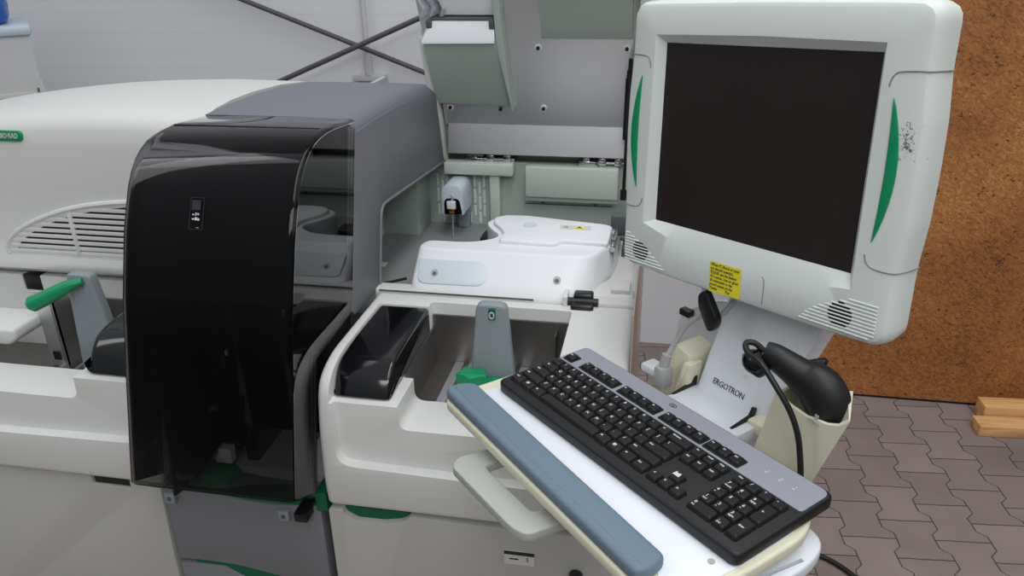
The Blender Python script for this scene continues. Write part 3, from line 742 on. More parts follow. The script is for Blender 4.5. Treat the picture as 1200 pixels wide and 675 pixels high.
# lid local: x, s (up the lid), d (towards the viewer)
lo = Matrix(((1, 0, 0, 0), (0, -KK/math.hypot(1, KK), -1/math.hypot(1, KK), 2.08), (0, 1/math.hypot(1, KK), -KK/math.hypot(1, KK), 1.17), (0, 0, 0, 1)))
def LB(x0, x1, s0, s1, d0, d1, bev=0.): return box(x0, x1, s0, s1, d0, d1, bev=bev, mtx=lo)
def LP(poly, d0, d1, bev=0.): return prism(poly, 'z', d0, d1, bev=bev, mtx=lo)
lid = A('lid', LP([(-.598, .0), (-.045, .0), (-.045, .58), (-.635, .58), (-.615, .35)], -.05, -.022, bev=.008), M['lid_white'], label='open lid')
A('lid_left_rim', LP([(-.60, .0), (-.575, .0), (-.592, .33), (-.612, .35)], -.03, .018, bev=.004), M['white'], lid)
A('lid_right_rim', LB(-.068, -.045, 0, .58, -.03, .02, bev=.004), M['sage_light'], lid)
A('steel_plate', LP([(-.575, .10), (-.082, .10), (-.082, .337), (-.304, .337), (-.304, .46), (-.305, .58), (-.585, .58)], -.022, -.006), M['steel'], lid, smooth=None, label='brushed steel plate')
fl_ = bmesh.new()
add_prism(fl_, [(.030, .030), (.034, .034), (.102, -.004), (.102, -.010), (.030, .020)], 'x', -.566, -.088, mtx=lo @ Matrix(((1, 0, 0, 0), (0, 1, 0, 0), (0, 0, 1, 0), (0, 0, 0, 1))))
A('steel_flange', fl_, M['steel_mid'], lid, smooth=None)
lpr = bmesh.new()
add_loft(lpr, [[lo @ Vector((x, s, d)) for x, s, d in ((x0, .339, -.024), (x0, .339, -.002), (x0, .36, .006), (x0, .58, .075), (x0, .58, -.024))] for x0 in (-.302, -.084)])
A('lid_pocket_right', lpr, M['sage'], lid, smooth=None)
for x, s in ((-.314, .314), (-.096, .314), (-.306, .152), (-.42, .148), (-.556, .15)):
    A('lid_screw', tube([lo @ Vector((x, s, -.006)), lo @ Vector((x, s, .001))], .0048, 12), M['black'], lid)
    if x != -.42: A('lid_washer', tube([lo @ Vector((x, s, -.006)), lo @ Vector((x, s, -.003))], .009, 16), M['cover'], lid)
# pocket box at the left
px_ = bmesh.new()
add_loft(px_, [[lo @ Vector(p) for p in r] for r in (
    [(-.590, .165, -.006), (-.378, .160, -.006), (-.378, .160, .004), (-.588, .165, .004)],
    [(-.590, .18, -.006), (-.380, .18, -.006), (-.385, .18, .010), (-.586, .18, .016)],
    [(-.600, .30, -.006), (-.392, .30, -.006), (-.410, .325, .040), (-.590, .325, .045)],
    [(-.602, .345, -.006), (-.395, .345, -.006), (-.414, .347, .046), (-.590, .346, .049)])])
pocket = A('lid_pocket_left', px_, M['sage'], lid, smooth=30)
pc = bmesh.new()
add_loft(pc, [[lo @ Vector(p) for p in r] for r in (
    [(-.600, .345, .0), (-.412, .345, .0), (-.412, .346, .052), (-.592, .345, .055)],
    [(-.600, .352, .0), (-.411, .352, .0), (-.411, .354, .050), (-.592, .353, .053)],
    [(-.578, .392, .0), (-.412, .392, .0), (-.414, .392, .024), (-.566, .392, .024)])])
A('pocket_cap', pc, M['cover'], pocket, smooth=30)
hc = bmesh.new()
for q in (LB(-.582, -.568, .375, .394, .02, .036, .002), LB(-.425, -.412, .375, .396, .02, .038, .002), LB(-.575, -.41, .392, .397, .0, .026, .001)): merge(hc, q)
A('cap_clip', hc, M['dgrey'], pocket)
A('cap_back', LP([(-.545, .40), (-.415, .40), (-.415, .58), (-.535, .58)], -.006, .012, bev=.003), M['cover'], lid)
A('lid_inner_post', LP([(-.41, .33), (-.38, .16), (-.395, .40), (-.395, .58), (-.412, .58)], -.006, .04, bev=.002), M['sage'], lid)
bag = bmesh.new(); rr = random.Random(5); nx, ny = 9, 10; g = []
for j in range(ny+1):
    g.append([bag.verts.new(lo @ Vector((-.60+.065*i/nx+.01*math.sin(j*1.3), .40+.18*j/ny, .012+.012*math.sin(i*1.9+j*.8)+rr.uniform(-.003, .003)))) for i in range(nx+1)])
for j in range(ny):
    for i in range(nx): bag.faces.new([g[j][i], g[j][i+1], g[j+1][i+1], g[j+1][i]])
bmesh.ops.solidify(bag, geom=bag.faces[:], thickness=.001)
A('plastic_sleeve', bag, M['cover'], lid)
# hinges and rail
A('hinge_rail', LB(-.576, -.07, -.004, .028, -.02, .004, bev=.002), M['steel_dark'], lid)
for x0, x1 in ((-.518, -.386), (-.212, -.088)):
    hg = bmesh.new()
    add_tube(hg, [(x0, 2.058, 1.176), (x1, 2.058, 1.176)], .0055, 10)
    for x in (x0+.02, (x0+x1)/2, x1-.02): add_box(hg, x-.01, x+.01, 2.045, 2.08, 1.17, 1.19, bev=.002)
    add_box(hg, x0, x0+.05, 2.04, 2.07, 1.168, 1.182, bev=.002)
    A('lid_hinge', hg, M['chrome'])
A('hinge_block', box(-.515, -.47, 2.045, 2.06, 1.185, 1.205, bev=.002), M['dgrey'])
A('hinge_block', box(-.30, -.28, 2.05, 2.06, 1.185, 1.20, bev=.002), M['dgrey'])
sn = bmesh.new(); disc(sn, (-.556, 2.072, 1.187), (0, -1, 0), .006, .004); A('hinge_screw', sn, M['dgrey'])
gs = bmesh.new()
a = lo @ Vector((-.084, .30, .022)); b = Vector((-.090, 2.02, 1.09))
add_tube(gs, [a, a.lerp(b, .10)], .0055, 10); add_tube(gs, [a.lerp(b, .08), a.lerp(b, .14)], .0085, 10); add_tube(gs, [a.lerp(b, .13), a.lerp(b, .55)], .0105, 12); add_tube(gs, [a.lerp(b, .55), b], .0045, 10); add_tube(gs, [a.lerp(b, .93), b], .009, 10)
A('gas_strut', gs, M['black'], label='black gas strut')

# ------------------------------------------------------------------ workstation cart
KR = Matrix.Rotation(rad(-44.3), 3, 'Z')
KO = Vector((-.214, .978, 0))
CT = empty('workstation_cart', 'white wheeled cart with keyboard tray and leaning upright column beside the analyzer', 'cart', KO, KR)
TM = Matrix.Translation((-.035, -.068, 0)) @ Matrix.Rotation(rad(-3.5), 4, 'Z')
def C_(name, bm, m, parent=CT, **k): return part(name, bm, m, parent, **k)
# tray board, cream edge, wrist rest
tray_pts = rounded([(.0, -.006), (.425, -.006), (.475, .0), (.483, .10), (.478, .205), (.455, .245), (.10, .26), (.02, .25), (.0, .2)], [.02, .02, .02, .05, .03, .02, .03, .03, .03])
tr = C_('keyboard_tray', prism(tray_pts, 'z', 1.111, 1.1275, bev=.004, seg=3, mtx=TM), M['cream'])
tray_in = rounded([(.02, .035), (.41, .035), (.468, .012), (.474, .10), (.468, .20), (.45, .235), (.10, .25), (.03, .24)], [.01, .01, .02, .05, .03, .02, .03, .03])
C_('tray_surface', prism(tray_in, 'z', 1.127, 1.1292, bev=.001, mtx=TM), M['tray'], tr)
wr = rounded([(.004, -.004), (.432, -.004), (.437, .016), (.43, .040), (.016, .042), (.002, .02)], [.012, .012, .012, .008, .01, .012])
C_('wrist_rest', prism(wr, 'z', 1.126, 1.146, bev=.007, seg=4, mtx=TM), M['blue'], tr, label='blue grey foam wrist rest')
sc_ = bmesh.new(); t = bmesh.new(); add_tube(t, [(.452, .085, 1.128), (.452, .085, 1.1305)], .004, 12); merge(sc_, t, TM); C_('tray_screw', sc_, M['handle'], tr)
# lower sliding shelf with slot
lowpts = rounded([(.10, .03), (.43, .03), (.487, .06), (.492, .20), (.475, .25), (.1, .26)], [.02, .03, .03, .03, .03, .03])
lb = prism(lowpts, 'z', 1.078, 1.097, bev=.004, seg=3, mtx=TM)
slot = prism([(.471, .13), (.4765, .13), (.484, .20), (.479, .20)], 'z', 1.088, 1.12, mtx=TM)
C_('sliding_shelf', cut(lb, [slot]), M['column'], CT)
C_('tray_underframe', prism(rounded([(.03, .03), (.44, .03), (.44, .24), (.03, .24)], .02), 'z', 1.097, 1.112, mtx=TM), M['cream'], tr)
# handle
ho = rounded([(.105, .03), (.096, -.034), (.108, -.050), (.256, -.045), (.276, -.036), (.284, .04)], [.01, .012, .012, .012, .010, .01])
hi = rounded([(.136, .04), (.134, -.010), (.144, -.013), (.240, -.009), (.246, -.004), (.249, .04)], [.0, .006, .006, .006, .006, 0])
hb_ = cut(prism(ho, 'z', 1.078, 1.092, mtx=TM), [prism(hi, 'z', 1.0, 1.2, mtx=TM)], bev=.003, seg=3)
C_('tray_handle', hb_, M['handle'], tr)
# column : leaning white plate
def colpt(z):  # v of the column face at height z
    return .30+(z-1.06)*.40
cb_ = bmesh.new(); rings = []
for z, ul, ur in ((1.02, .107, .225), (1.06, .107, .234), (1.21, .107, .268), (1.30, .112, .285)):
    v0 = colpt(z); rings.append([Vector((ul, v0+.006, z)), Vector((ul+.006, v0, z)), Vector((ur-.006, v0, z)), Vector((ur, v0+.006, z)), Vector((ur, v0+.05, z)), Vector((ul, v0+.05, z))])
add_loft(cb_, rings)
colm = C_('column', cb_, M['column'], CT, smooth=20)
C_('column_post', box(.125, .215, .315, .375, .06, 1.05, bev=.006), M['column'], CT)
C_('tray_arm', box(.10, .24, .12, .32, 1.05, 1.078, bev=.004), M['column'], CT)
C_('base', prism(rounded([(.07, .14), (.36, .14), (.36, .50), (.07, .50)], .05), 'z', .06, .10, bev=.01), M['column'], CT)
for x in (.11, .32):
    for y in (.16, .46):
        c = C_('caster', tube([(x-.012, y, .03), (x+.012, y, .03)], .03, 20), M['rubber'], CT)
        C_('caster_fork', box(x-.018, x+.018, y-.012, y+.012, .045, .07, bev=.003), M['dgrey'], c)
# brand lettering on the column
slope = math.atan(.40)
def colM(u, z):
    return Matrix.Translation((u, colpt(z)-.0005, z)) @ Matrix.Rotation(rad(90)-slope, 4, 'X')
C_('column_lettering', text_bm('ERGOTRON', .0135, .0003, colM(.166, 1.098) @ Matrix.Rotation(rad(-1), 4, 'Z') @ Matrix.Scale(.88, 4, (1, 0, 0)), spacing=.92), M['ink'], colm, smooth=None)
# ledge with two black brackets at the column foot
C_('ledge', box(.10, .235, .235, .31, 1.062, 1.070, bev=.002), M['tray'], CT)
for x in (.101, .218):
    C_('bracket', prism([(.205, 1.06), (.31, 1.06), (.312, 1.094), (.306, 1.096), (.30, 1.084), (.21, 1.071)], 'x', x, x+.006, bev=.001), M['black'], CT, label='black bracket')
# scanner cup on the right
def cup(name, u0, u1, v0, v1, z0, z1, taper, dip, parent, lab=None):
    t = .004
    bm = bmesh.new(); rings = []
    def ring(u0, u1, v0, v1, z, front=0, r=.008):
        q = rrect(u0, u1, v0, v1, r, 4)
        return [Vector((x, y, z+front*(1 if y < (v0+v1)/2 else 0)*0)) for x, y in q]
    rings.append(ring(u0+taper, u1-taper*2.5, v0+taper, v1, z0))
    rings.append(ring(u0+taper*.2, u1-taper*.3, v0+taper*.2, v1, z0+(z1-z0)*.85))
    rings.append(ring(u0, u1, v0, v1, z1))
    rings.append(ring(u0+t, u1-t, v0+t, v1-t, z1))
    rings.append(ring(u0+taper+t, u1-taper*2.5-t, v0+taper+t, v1-t, z0+.01))
    add_loft(bm, rings)
    for v in bm.verts:
        if v.co.z > z0+(z1-z0)*.5:
            k = (v.co.x-u0)/(u1-u0); s = math.sin(max(0, min(1, (k-.25)/.7))*math.pi)
            v.co.z += dip*s+(.020*(k))*1.0
    return C_(name, bm, M['cream'], parent, smooth=30, label=lab)
hu = [(0, 1.191), (.25, 1.184), (.5, 1.181), (.8, 1.185), (.92, 1.191), (1, 1.204)]
def hring(lev, ins):
    out = []
    for side in (0, 1):
        for t, zt in (hu if side == 0 else hu[::-1]):
            z = 1.066+(zt-1.066)*lev+(.004 if side and lev == 1 else 0)
            k = (z-1.06)/.13
            ul = .277+.028*k+ins; ur = .366+.041*k-ins-(.036 if side else 0)
            out.append(Vector((ul+(ur-ul)*t, (.232+ins if side == 0 else .290-ins), z)))
    return out
hb3 = bmesh.new(); add_loft(hb3, [hring(0, .004), hring(.03, 0), hring(.5, 0), hring(1, 0), hring(1, .0045), hring(.5, .0045), hring(.06, .008)])
C_('scanner_holder', hb3, M['cream'], CT, smooth=30, label='cream scanner holder')
C_('holder_arm', box(.225, .32, .289, .325, 1.066, 1.085, bev=.003), M['cream'], CT)
C_('side_holder', prism(rounded([(.028, 1.035), (.096, 1.035), (.098, 1.128), (.06, 1.137)], [.006, .006, .008, .012]), 'y', .30, .36, bev=.004), M['cream'], CT, label='cream side holder')
C_('side_holder_arm', prism(rounded([(.070, 1.03), (.100, 1.03), (.108, 1.12), (.092, 1.118)], .004), 'y', .29, .32, bev=.003), M['cream'], CT)
C_('rear_plate', prism(rounded([(-.035, 1.02), (.11, 1.02), (.115, 1.20), (.05, 1.18), (-.02, 1.13)], .02), 'y', .40, .41, bev=.002), M['column'], CT)
C_('cable_clip', box(-.01, .012, .385, .40, 1.135, 1.147, bev=.002), M['black'], CT)
# side fixture at the far left and monitor cable
C_('grey_plug', box(.058, .080, .26, .285, 1.07, 1.108, bev=.005), M['gcable'], CT)
C_('plug_collar', tube([(.069, .272, 1.105), (.071, .276, 1.128)], .008, 12), M['gcable'], CT)
C_('monitor_cable', tube([(.070, .274, 1.12), (.074, .290, 1.148), (.086, .298, 1.178), (.104, .303, 1.199), (.122, .307, 1.209), (.14, .315, 1.216), (.15, .34, 1.25)], .0042, 10, sm=5), M['gcable'], CT)
C_('lower_tray', box(.0, .05, .29, .32, 1.062, 1.076, bev=.003), M['column'], CT)
lk = C_('clamp_lever', prism(rounded([(.110, 1.246), (.124, 1.256), (.152, 1.216), (.148, 1.198), (.135, 1.190), (.112, 1.226)], .008), 'y', .288, .304, bev=.005), M['black'], CT, label='black clamp lever')
C_('lever_stem', tube([(.118, .297, 1.235), (.114, .300, 1.30)], .0055, 10), M['handle'], lk)
C_('pivot_block', box(.13, .25, .405, .452, 1.20, 1.33, bev=.008), M['column'], CT)
C_('monitor_bracket', box(.10, .24, .438, .452, 1.32, 1.56, bev=.003), M['dgrey'], CT)
C_('pivot_trim', tube([(.113, .372, 1.255), (.120, .368, 1.272), (.14, .366, 1.28), (.27, .366, 1.284)], .004, 8, sm=4), M['black'], CT)

# ------------------------------------------------------------------ monitor
ux = Vector((0.73198081, -0.67852467, 0.06171202)); uy = Vector((0.00339129, 0.09420378, 0.99554716)); un = Vector((-0.68131681, -0.72851213, 0.07125643))
MR = Matrix((ux, uy, un)).transposed()
MN_ = empty('touch_monitor', 'cream and green touchscreen monitor with dark screen mounted on the cart column', 'monitor', (0.11970165, 1.08973649, 1.47201539), MR)
def Mn(name, bm, m, parent=MN_, **k): return part(name, bm, m, parent, **k)
def sides(corners_poly, n):
    """four polylines (top,right,bottom,left) resampled to n points each"""
    out = []
    for pl in corners_poly:
        pl = [Vector(p) for p in pl]
        d = [0]
        for a, b in zip(pl, pl[1:]): d.append(d[-1]+(b-a).length)
        for k in range(n):
            t = d[-1]*k/n
            for i in range(len(pl)-1):
                if d[i+1] >= t-1e-9:
                    out.append(pl[i].lerp(pl[i+1], (t-d[i])/(d[i+1]-d[i]) if d[i+1] > d[i] else 0)); break
    return out
def outline(ins=0., bulge=1., bot=0.):
    g = .004*bulge; T = .190-ins; B = -.215+ins; r = max(.006, .021-ins*.5); Wx = .228-ins
    arc = lambda cx, cy, a0, a1: [(cx+r*math.cos(rad(a0+(a1-a0)*k/5)), cy+r*math.sin(rad(a0+(a1-a0)*k/5))) for k in range(6)]
    tr1, tr2 = arc(Wx-r, T-r, 90, 45), arc(Wx-r, T-r, 45, 0)
    br1, br2 = arc(Wx-r, B+r, 0, -45), arc(Wx-r, B+r, -45, -90)
    right = tr2+[(Wx, .114), (Wx+g*.2, .106), (Wx+.001+g, .06), (Wx+.001+g*1.3, .0), (Wx+.001+g, -.06), (Wx+g*.2, -.108), (Wx, -.116)]+br1
    bottom = br2+[(.15, B-.002), (.0, B-.002), (-.15, B-.002)]+[(-x, y) for x, y in br2[::-1]]
    top = [(-x, y) for x, y in tr1[::-1]]+[(-.15, T+.001), (0, T+.002), (.15, T+.001)]+tr1
    left = [(-x, y) for x, y in right[::-1]]
    return [top, right, bottom, left]
n_ = 44
def ring(poly, z): 
    return [Vector((p.x, p.y, z)) for p in sides(poly, n_)]
op = [[(-.178, .143), (0, .1455), (.174, .143)], [(.174, .143), (.175, -.148)], [(.175, -.148), (.10, -.160), (0, -.1655), (-.10, -.158), (-.182, -.138)], [(-.182, -.138), (-.178, .143)]]
scr = [[(-.166, .132), (.166, .132)], [(.166, .132), (.166, -.132)], [(.166, -.132), (-.166, -.132)], [(-.166, -.132), (-.166, .132)]]
bz = bmesh.new()
add_loft(bz, [ring(outline(.05), -.085), ring(outline(.03), -.080), ring(outline(.012), -.055), ring(outline(.003), -.045), ring(outline(0), -.02), ring(outline(.001), -.006), ring(outline(.0025, 1.), .002), ring(outline(.006, 1.), .0075), ring(outline(.012, .8), .0103), ring(op, .0105), ring(scr, -.001), ring(scr, -.004)])
def bezel_material():
    m = M['bezel'].copy(); m.name = 'monitor_casing_scuffed'; nt = m.node_tree; b = nt.nodes['Principled BSDF']; N = nt.nodes.new; L = nt.links.new
    tc = N('ShaderNodeTexCoord'); mp = N('ShaderNodeMapping'); mp.inputs['Location'].default_value = (-.214, -.035, 0); mp.inputs['Scale'].default_value = (1, 1, 0); mp.vector_type = 'POINT'
    L(tc.outputs['Object'], mp.inputs[0])
    sc = N('ShaderNodeVectorMath'); sc.operation = 'MULTIPLY'; sc.inputs[1].default_value = (75, 38, 0); L(mp.outputs[0], sc.inputs[0])
    ln = N('ShaderNodeVectorMath'); ln.operation = 'LENGTH'; L(sc.outputs[0], ln.inputs[0])
    nz = N('ShaderNodeTexNoise'); nz.inputs['Scale'].default_value = 170; nz.inputs['Detail'].default_value = 6; nz.inputs['Distortion'].default_value = 1.5; L(tc.outputs['Object'], nz.inputs['Vector'])
    ma = N('ShaderNodeMath'); ma.operation = 'MULTIPLY_ADD'; ma.inputs[1].default_value = -.16; ma.inputs[2].default_value = .12; L(ln.outputs['Value'], ma.inputs[0])
    ad = N('ShaderNodeMath'); L(ma.outputs[0], ad.inputs[0]); L(nz.outputs['Fac'], ad.inputs[1])
    mr = N('ShaderNodeMapRange'); mr.inputs['From Min'].default_value = .57; mr.inputs['From Max'].default_value = .66; L(ad.outputs[0], mr.inputs['Value'])
    mx = N('ShaderNodeMix'); mx.data_type = 'RGBA'; mx.inputs['A'].default_value = srgb(216, 222, 218); mx.inputs['B'].default_value = srgb(100, 105, 104); L(mr.outputs[0], mx.inputs['Factor'])
    L(mx.outputs['Result'], b.inputs['Base Color']); return m
cas = Mn('casing', bz, bezel_material(), smooth=28)
Mn('screen', box(-.1665, .1665, -.1325, .1325, -.006, -.0015), M['screen'], smooth=None, label='dark switched off screen')
Mn('rear_housing', box(-.13, .13, -.13, .12, -.11, -.083, bev=.015, seg=3), M['bezel'])
Mn('mount_plate', box(-.07, .07, -.08, .08, -.122, -.109, bev=.003), M['dgrey'])
# green side lenses
def lens(s):
    pts = [(.192, .084)]+[(.192+.0165*math.sin(math.pi*(k/16))**.85, .084-.168*k/16) for k in range(1, 16)]+[(.192, -.084)]+[(.192+.003*math.sin(math.pi*(k/8)), -.084+.168*k/8) for k in range(1, 8)]
    if s < 0: pts = [(-x-.008, y) for x, y in pts]
    return prism(pts, 'z', .0095, .0125, bev=.0008)
for s in (1, -1): Mn('green_inlay', lens(s), M['green'])
def seam(pts): return tube(pts, .0008, 6, sm=4)
sm_ = bmesh.new()
for s in (1, -1):
    add_tube(sm_, [(s*.184, .096, .0105), (s*.186, .105, .0106), (s*.193, .112, .0104), (s*.213, .114, .0106), (s*.2225, .114, .0077), (s*.2262, .114, .001), (s*.2285, .114, -.02), (s*.2275, .114, -.044)], .0009, 6, sm=4)
    add_tube(sm_, [(s*.186, -.10, .0105), (s*.189, -.109, .0106), (s*.197, -.115, .0102), (s*.213, -.116, .0106), (s*.2225, -.116, .0077), (s*.2262, -.116, .001), (s*.2285, -.116, -.02), (s*.2275, -.116, -.044)], .0009, 6, sm=4)
Mn('grip_seam', sm_, M['mgrey'], cas)
# speaker grilles
for s in (1, -1):
    gb = bmesh.new(); hb2 = bmesh.new(); nrow = 10
    for k in range(nrow):
        y = -.204+k*.0048
        x1 = .214 if k else .208; x0 = .112+(k/nrow)**1.7*.075+(.0 if k > 0 else -.003)
        if s < 0: x0, x1 = -.217, -.132-(k/nrow)**1.2*.085
        add_box(gb, x0, x1, y-.0012, y+.0012, .0098, .0118, bev=.0008, seg=1)
        cx = .166*s if s > 0 else -.183; cy = -.184; dy = y+.0024-cy; r = .0165
        if abs(dy) < r: 
            h = math.sqrt(r*r-dy*dy); a, b = cx-h, cx+h
            if s < 0: a, b = max(a, -.216), min(b, -.132-(k/nrow)**1.2*.085)
            if b > a: add_box(hb2, a, b, y+.0024-.0011, y+.0024+.0011, .0104, .0112)
    g_ = Mn('speaker_grille', gb, M['bezel'])
    Mn('speaker_slots', hb2, M['black'], g_, smooth=None)
# vertical scoring line in the lower bezel and note
nm = bmesh.new(); rr = random.Random(1)
nx = [(-.043, -.165), (.012, -.165), (.014, -.210), (-.041, -.211)]
Mn('moulding_line', tube([(.047, -.166, .0106), (.051, -.174, .0108), (.051, -.205, .0108)], .0006, 6, sm=3), M['mgrey'], cas)
note = Mn('note', prism([(-.0425, -.1655), (.0125, -.1655), (.0138, -.209), (-.041, -.211)], 'z', .0108, .0114), M['yellow'], smooth=None, label='yellow handwritten note')
nt_ = bmesh.new()
for i, s in enumerate(('When PC Boots or your', 'are should question,', 'PLEASE use the Button', 'AC-comes, Line or given', 'all comments to the', 'pound access on the', 'Thanks          Thx!')):
    merge(nt_, text_bm(s, .0062, .0001, Matrix.Translation((-.0405, -.1695-.0059*i, .0115)) @ Matrix.Rotation(rad(-.6), 4, 'Z') @ Matrix.Scale(.80, 4, (1, 0, 0)), align='LEFT', shear=.15, bold=.00012))
Mn('handwriting', nt_, M['ink'], note, smooth=None)

# ------------------------------------------------------------------ keyboard
KB = empty('keyboard', 'black full size keyboard with silver top strip lying on the cart tray', 'keyboard', (KO.x, KO.y, 0), KR)
def K(name, bm, m, parent=KB, **k): return part(name, bm, m, parent, **k)
kz0, kz1 = 1.1296, 1.1475
KW, KD = .445, .170
body = K('body', prism(rrect(0, KW, 0, KD, .012, 6), 'z', kz0, kz1, bev=.004, seg=3), M['kbbody'])
# silver strip with wells
strip_pts = rounded([(.004, .136), (.342, .136), (.342, .128), (.3425, .128), (.441, .128), (.441, .165), (.004, .165)], [.002, 0, 0, 0, .004, .014, .014], 5)
strip_pts = rounded([(.004, .1115), (.441, .1115), (.441, .166), (.004, .166)], [.002, .006, .012, .012], 5)
K('top_strip', prism(strip_pts, 'z', kz1-.001, kz1+.0012, bev=.0006, seg=1), M['silver'], label='silver top strip')
FX = [.0185]+[.0185+.0365+i*.0185 for i in range(4)]+[.0185+.1195+i*.0185 for i in range(4)]+[.0185+.2025+i*.0185 for i in range(4)]+[.2995+i*.0185 for i in range(3)]
FL = ['Esc']+['F%d' % i for i in range(1, 13)]+['Prt', 'Scr', 'Brk']
wl_ = bmesh.new()
for a, b in ((0, 0), (1, 4), (5, 8), (9, 12), (13, 15)):
    add_prism(wl_, rrect(FX[a]-.0105, FX[b]+.0105, .1145, .1360, .003), 'z', kz1, kz1+.0018)
K('key_well', wl_, M['kbbody'], smooth=None)
ZT = Matrix.Translation
keyn = [0]
def key(x, y, w, txt, d=.0175, txt2=None, h=.0062):
    bm = bmesh.new(); t = .0022
    z0 = kz1-.001; z1 = kz1+h
    rings = []
    for k, z in ((0, z0), (.6, z0+(z1-z0)*.7), (1, z1-.0006), (1.35, z1)):
        rings.append([Vector((px_, py_+.0006*(k > 0), z)) for px_, py_ in rrect(x-w/2+t*k, x+w/2-t*k, y-d/2+t*k*.9, y+d/2-t*k*.9, .0016, 2)])
    add_loft(bm, rings)
    o = K('key', bm, M['key'], smooth=30)
    if txt:
        long_ = len(txt) > 1
        tb = text_bm(txt, .0038 if long_ else .0062, .00012, ZT((x-w/2+.0048 if True else x, y+.0018, z1+.0001)) @ Matrix.Scale(.85 if long_ else 1, 4, (1, 0, 0)), align='LEFT', bold=.00012)
        if txt2: merge(tb, text_bm(txt2, .0036, .0001, ZT((x-w/2+.0048, y-.0036, z1+.0001)), align='LEFT', bold=.0001))
        K('legend', tb, M['legend'], o, smooth=None)
P_ = .0185
for x, t in zip(FX, FL): key(x, .1255, P_-.0008, t)
rows = [
 (.1215, [('`', 1), ('1', 1), ('2', 1), ('3', 1), ('4', 1), ('5', 1), ('6', 1), ('7', 1), ('8', 1), ('9', 1), ('0', 1), ('-', 1), ('=', 1), ('Backspace', 2)]),
 (.1028, [('Tab', 1.5)]+[(c, 1) for c in 'QWERTYUIOP[]']+[('\\', 1.5)]),
 (.0841, [('Caps', 1.75)]+[(c, 1) for c in "ASDFGHJKL;'"]+[('Enter', 2.25)]),
 (.0654, [('Shift', 2.25)]+[(c, 1) for c in 'ZXCVBNM,./']+[('Shift', 2.75)]),
 (.0467, [('Ctrl', 1.25), ('#', 1.25), ('Alt', 1.25), ('', 6.25), ('Alt', 1.25), ('#', 1.25), ('=', 1.25), ('Ctrl', 1.25)])]
def winlogo(x, y, z):
    b = bmesh.new()
    for dx in (-.0012, .0012):
        for dy in (-.0012, .0012): add_box(b, x+dx-.0011, x+dx+.0011, y+dy-.0011, y+dy+.0011, z, z+.0002)
    return b
DY = -.0232
for y, ks in rows:
    x = .0095
    for t, w in ks:
        ww = w*P_
        if t == '#':
            key(x+ww/2, y+DY, ww-.0008, '')
            K('legend', winlogo(x+ww/2-.002, y+DY+.001, kz1+.0063), M['legend'], bpy.data.objects[[o.name for o in KB.children][-1]], smooth=None)
        else: key(x+ww/2, y+DY, ww-.0008, t)
        x += ww
x0 = .2905
for i, (a, b) in enumerate((('Ins', 'Del'), ('Home', 'End'), ('PgUp', 'PgDn'))):
    key(x0+.009+i*P_, .1215+DY, P_-.0008, a); key(x0+.009+i*P_, .1028+DY, P_-.0008, b)
for i, t in enumerate('\u2190\u2193\u2192'):
    key(x0+.009+i*P_, .0467+DY, P_-.0008, ('<', 'v', '>')[i])
key(x0+.009+P_, .0654+DY, P_-.0008, '^')
x0 = .3565
num = [(.1215, ['Num', '/', '*', '-']), (.1028, ['7', '8', '9']), (.0841, ['4', '5', '6']), (.0654, ['1', '2', '3'])]
sub = {'7': 'Home', '9': 'PgUp', '1': 'End', '3': 'PgDn', '4': '<', '6': '>', '8': '^', '2': 'v'}
for y, ks in num:
    for i, t in enumerate(ks): key(x0+.009+i*P_, y+DY, P_-.0008, t, txt2=sub.get(t))
key(x0+.009+3*P_, (.1028+.0841)/2+DY, P_-.0008, '+', d=.0362)
key(x0+.009+3*P_, (.0654+.0467)/2+DY, P_-.0008, 'Enter', d=.0362)
key(x0+.009+.5*P_, .0467+DY, 2*P_-.0008, '0', txt2='Ins'); key(x0+.009+2*P_, .0467+DY, P_-.0008, '.', txt2='Del')
for i in range(3):
    b = bmesh.new(); x = .372+i*.0195
    add_box(b, x-.0016, x+.0016, .1362, .1376, kz1+.001, kz1+.0019)
    l_ = K('indicator_light', b, M['legend'], smooth=None)
    K('indicator_symbol', text_bm(('1', 'A', '^')[i], .0042, .0001, ZT((x+.0005, .1415, kz1+.0013)), bold=.0001), M['legend'], l_, smooth=None)
b = tube([(.203+.0058*math.cos(a), .1530+.0034*math.sin(a), kz1+.0013) for a in [2*math.pi*i/20 for i in range(21)]], .0005, 6)
lg_ = K('logo', b, M['ink'], smooth=None)
K('logo_text', text_bm('hp', .006, .0001, ZT((.203, .1532, kz1+.0014)), shear=.2), M['ink'], lg_, smooth=None)
b = prism([(.3115, .0405), (.3215, .0405), (.320, .048), (.315, .046), (.3125, .0485)], 'z', kz1+.0064, kz1+.0067); K('worn_mark', b, M['legend'], smooth=None)
K('keyboard_cable', tube([(.30, .166, 1.138), (.30, .182, 1.13), (.30, .196, 1.09), (.30, .20, 1.0), (.30, .20, .6)], .0024, 8, sm=5), M['cable'], label='black keyboard cable')

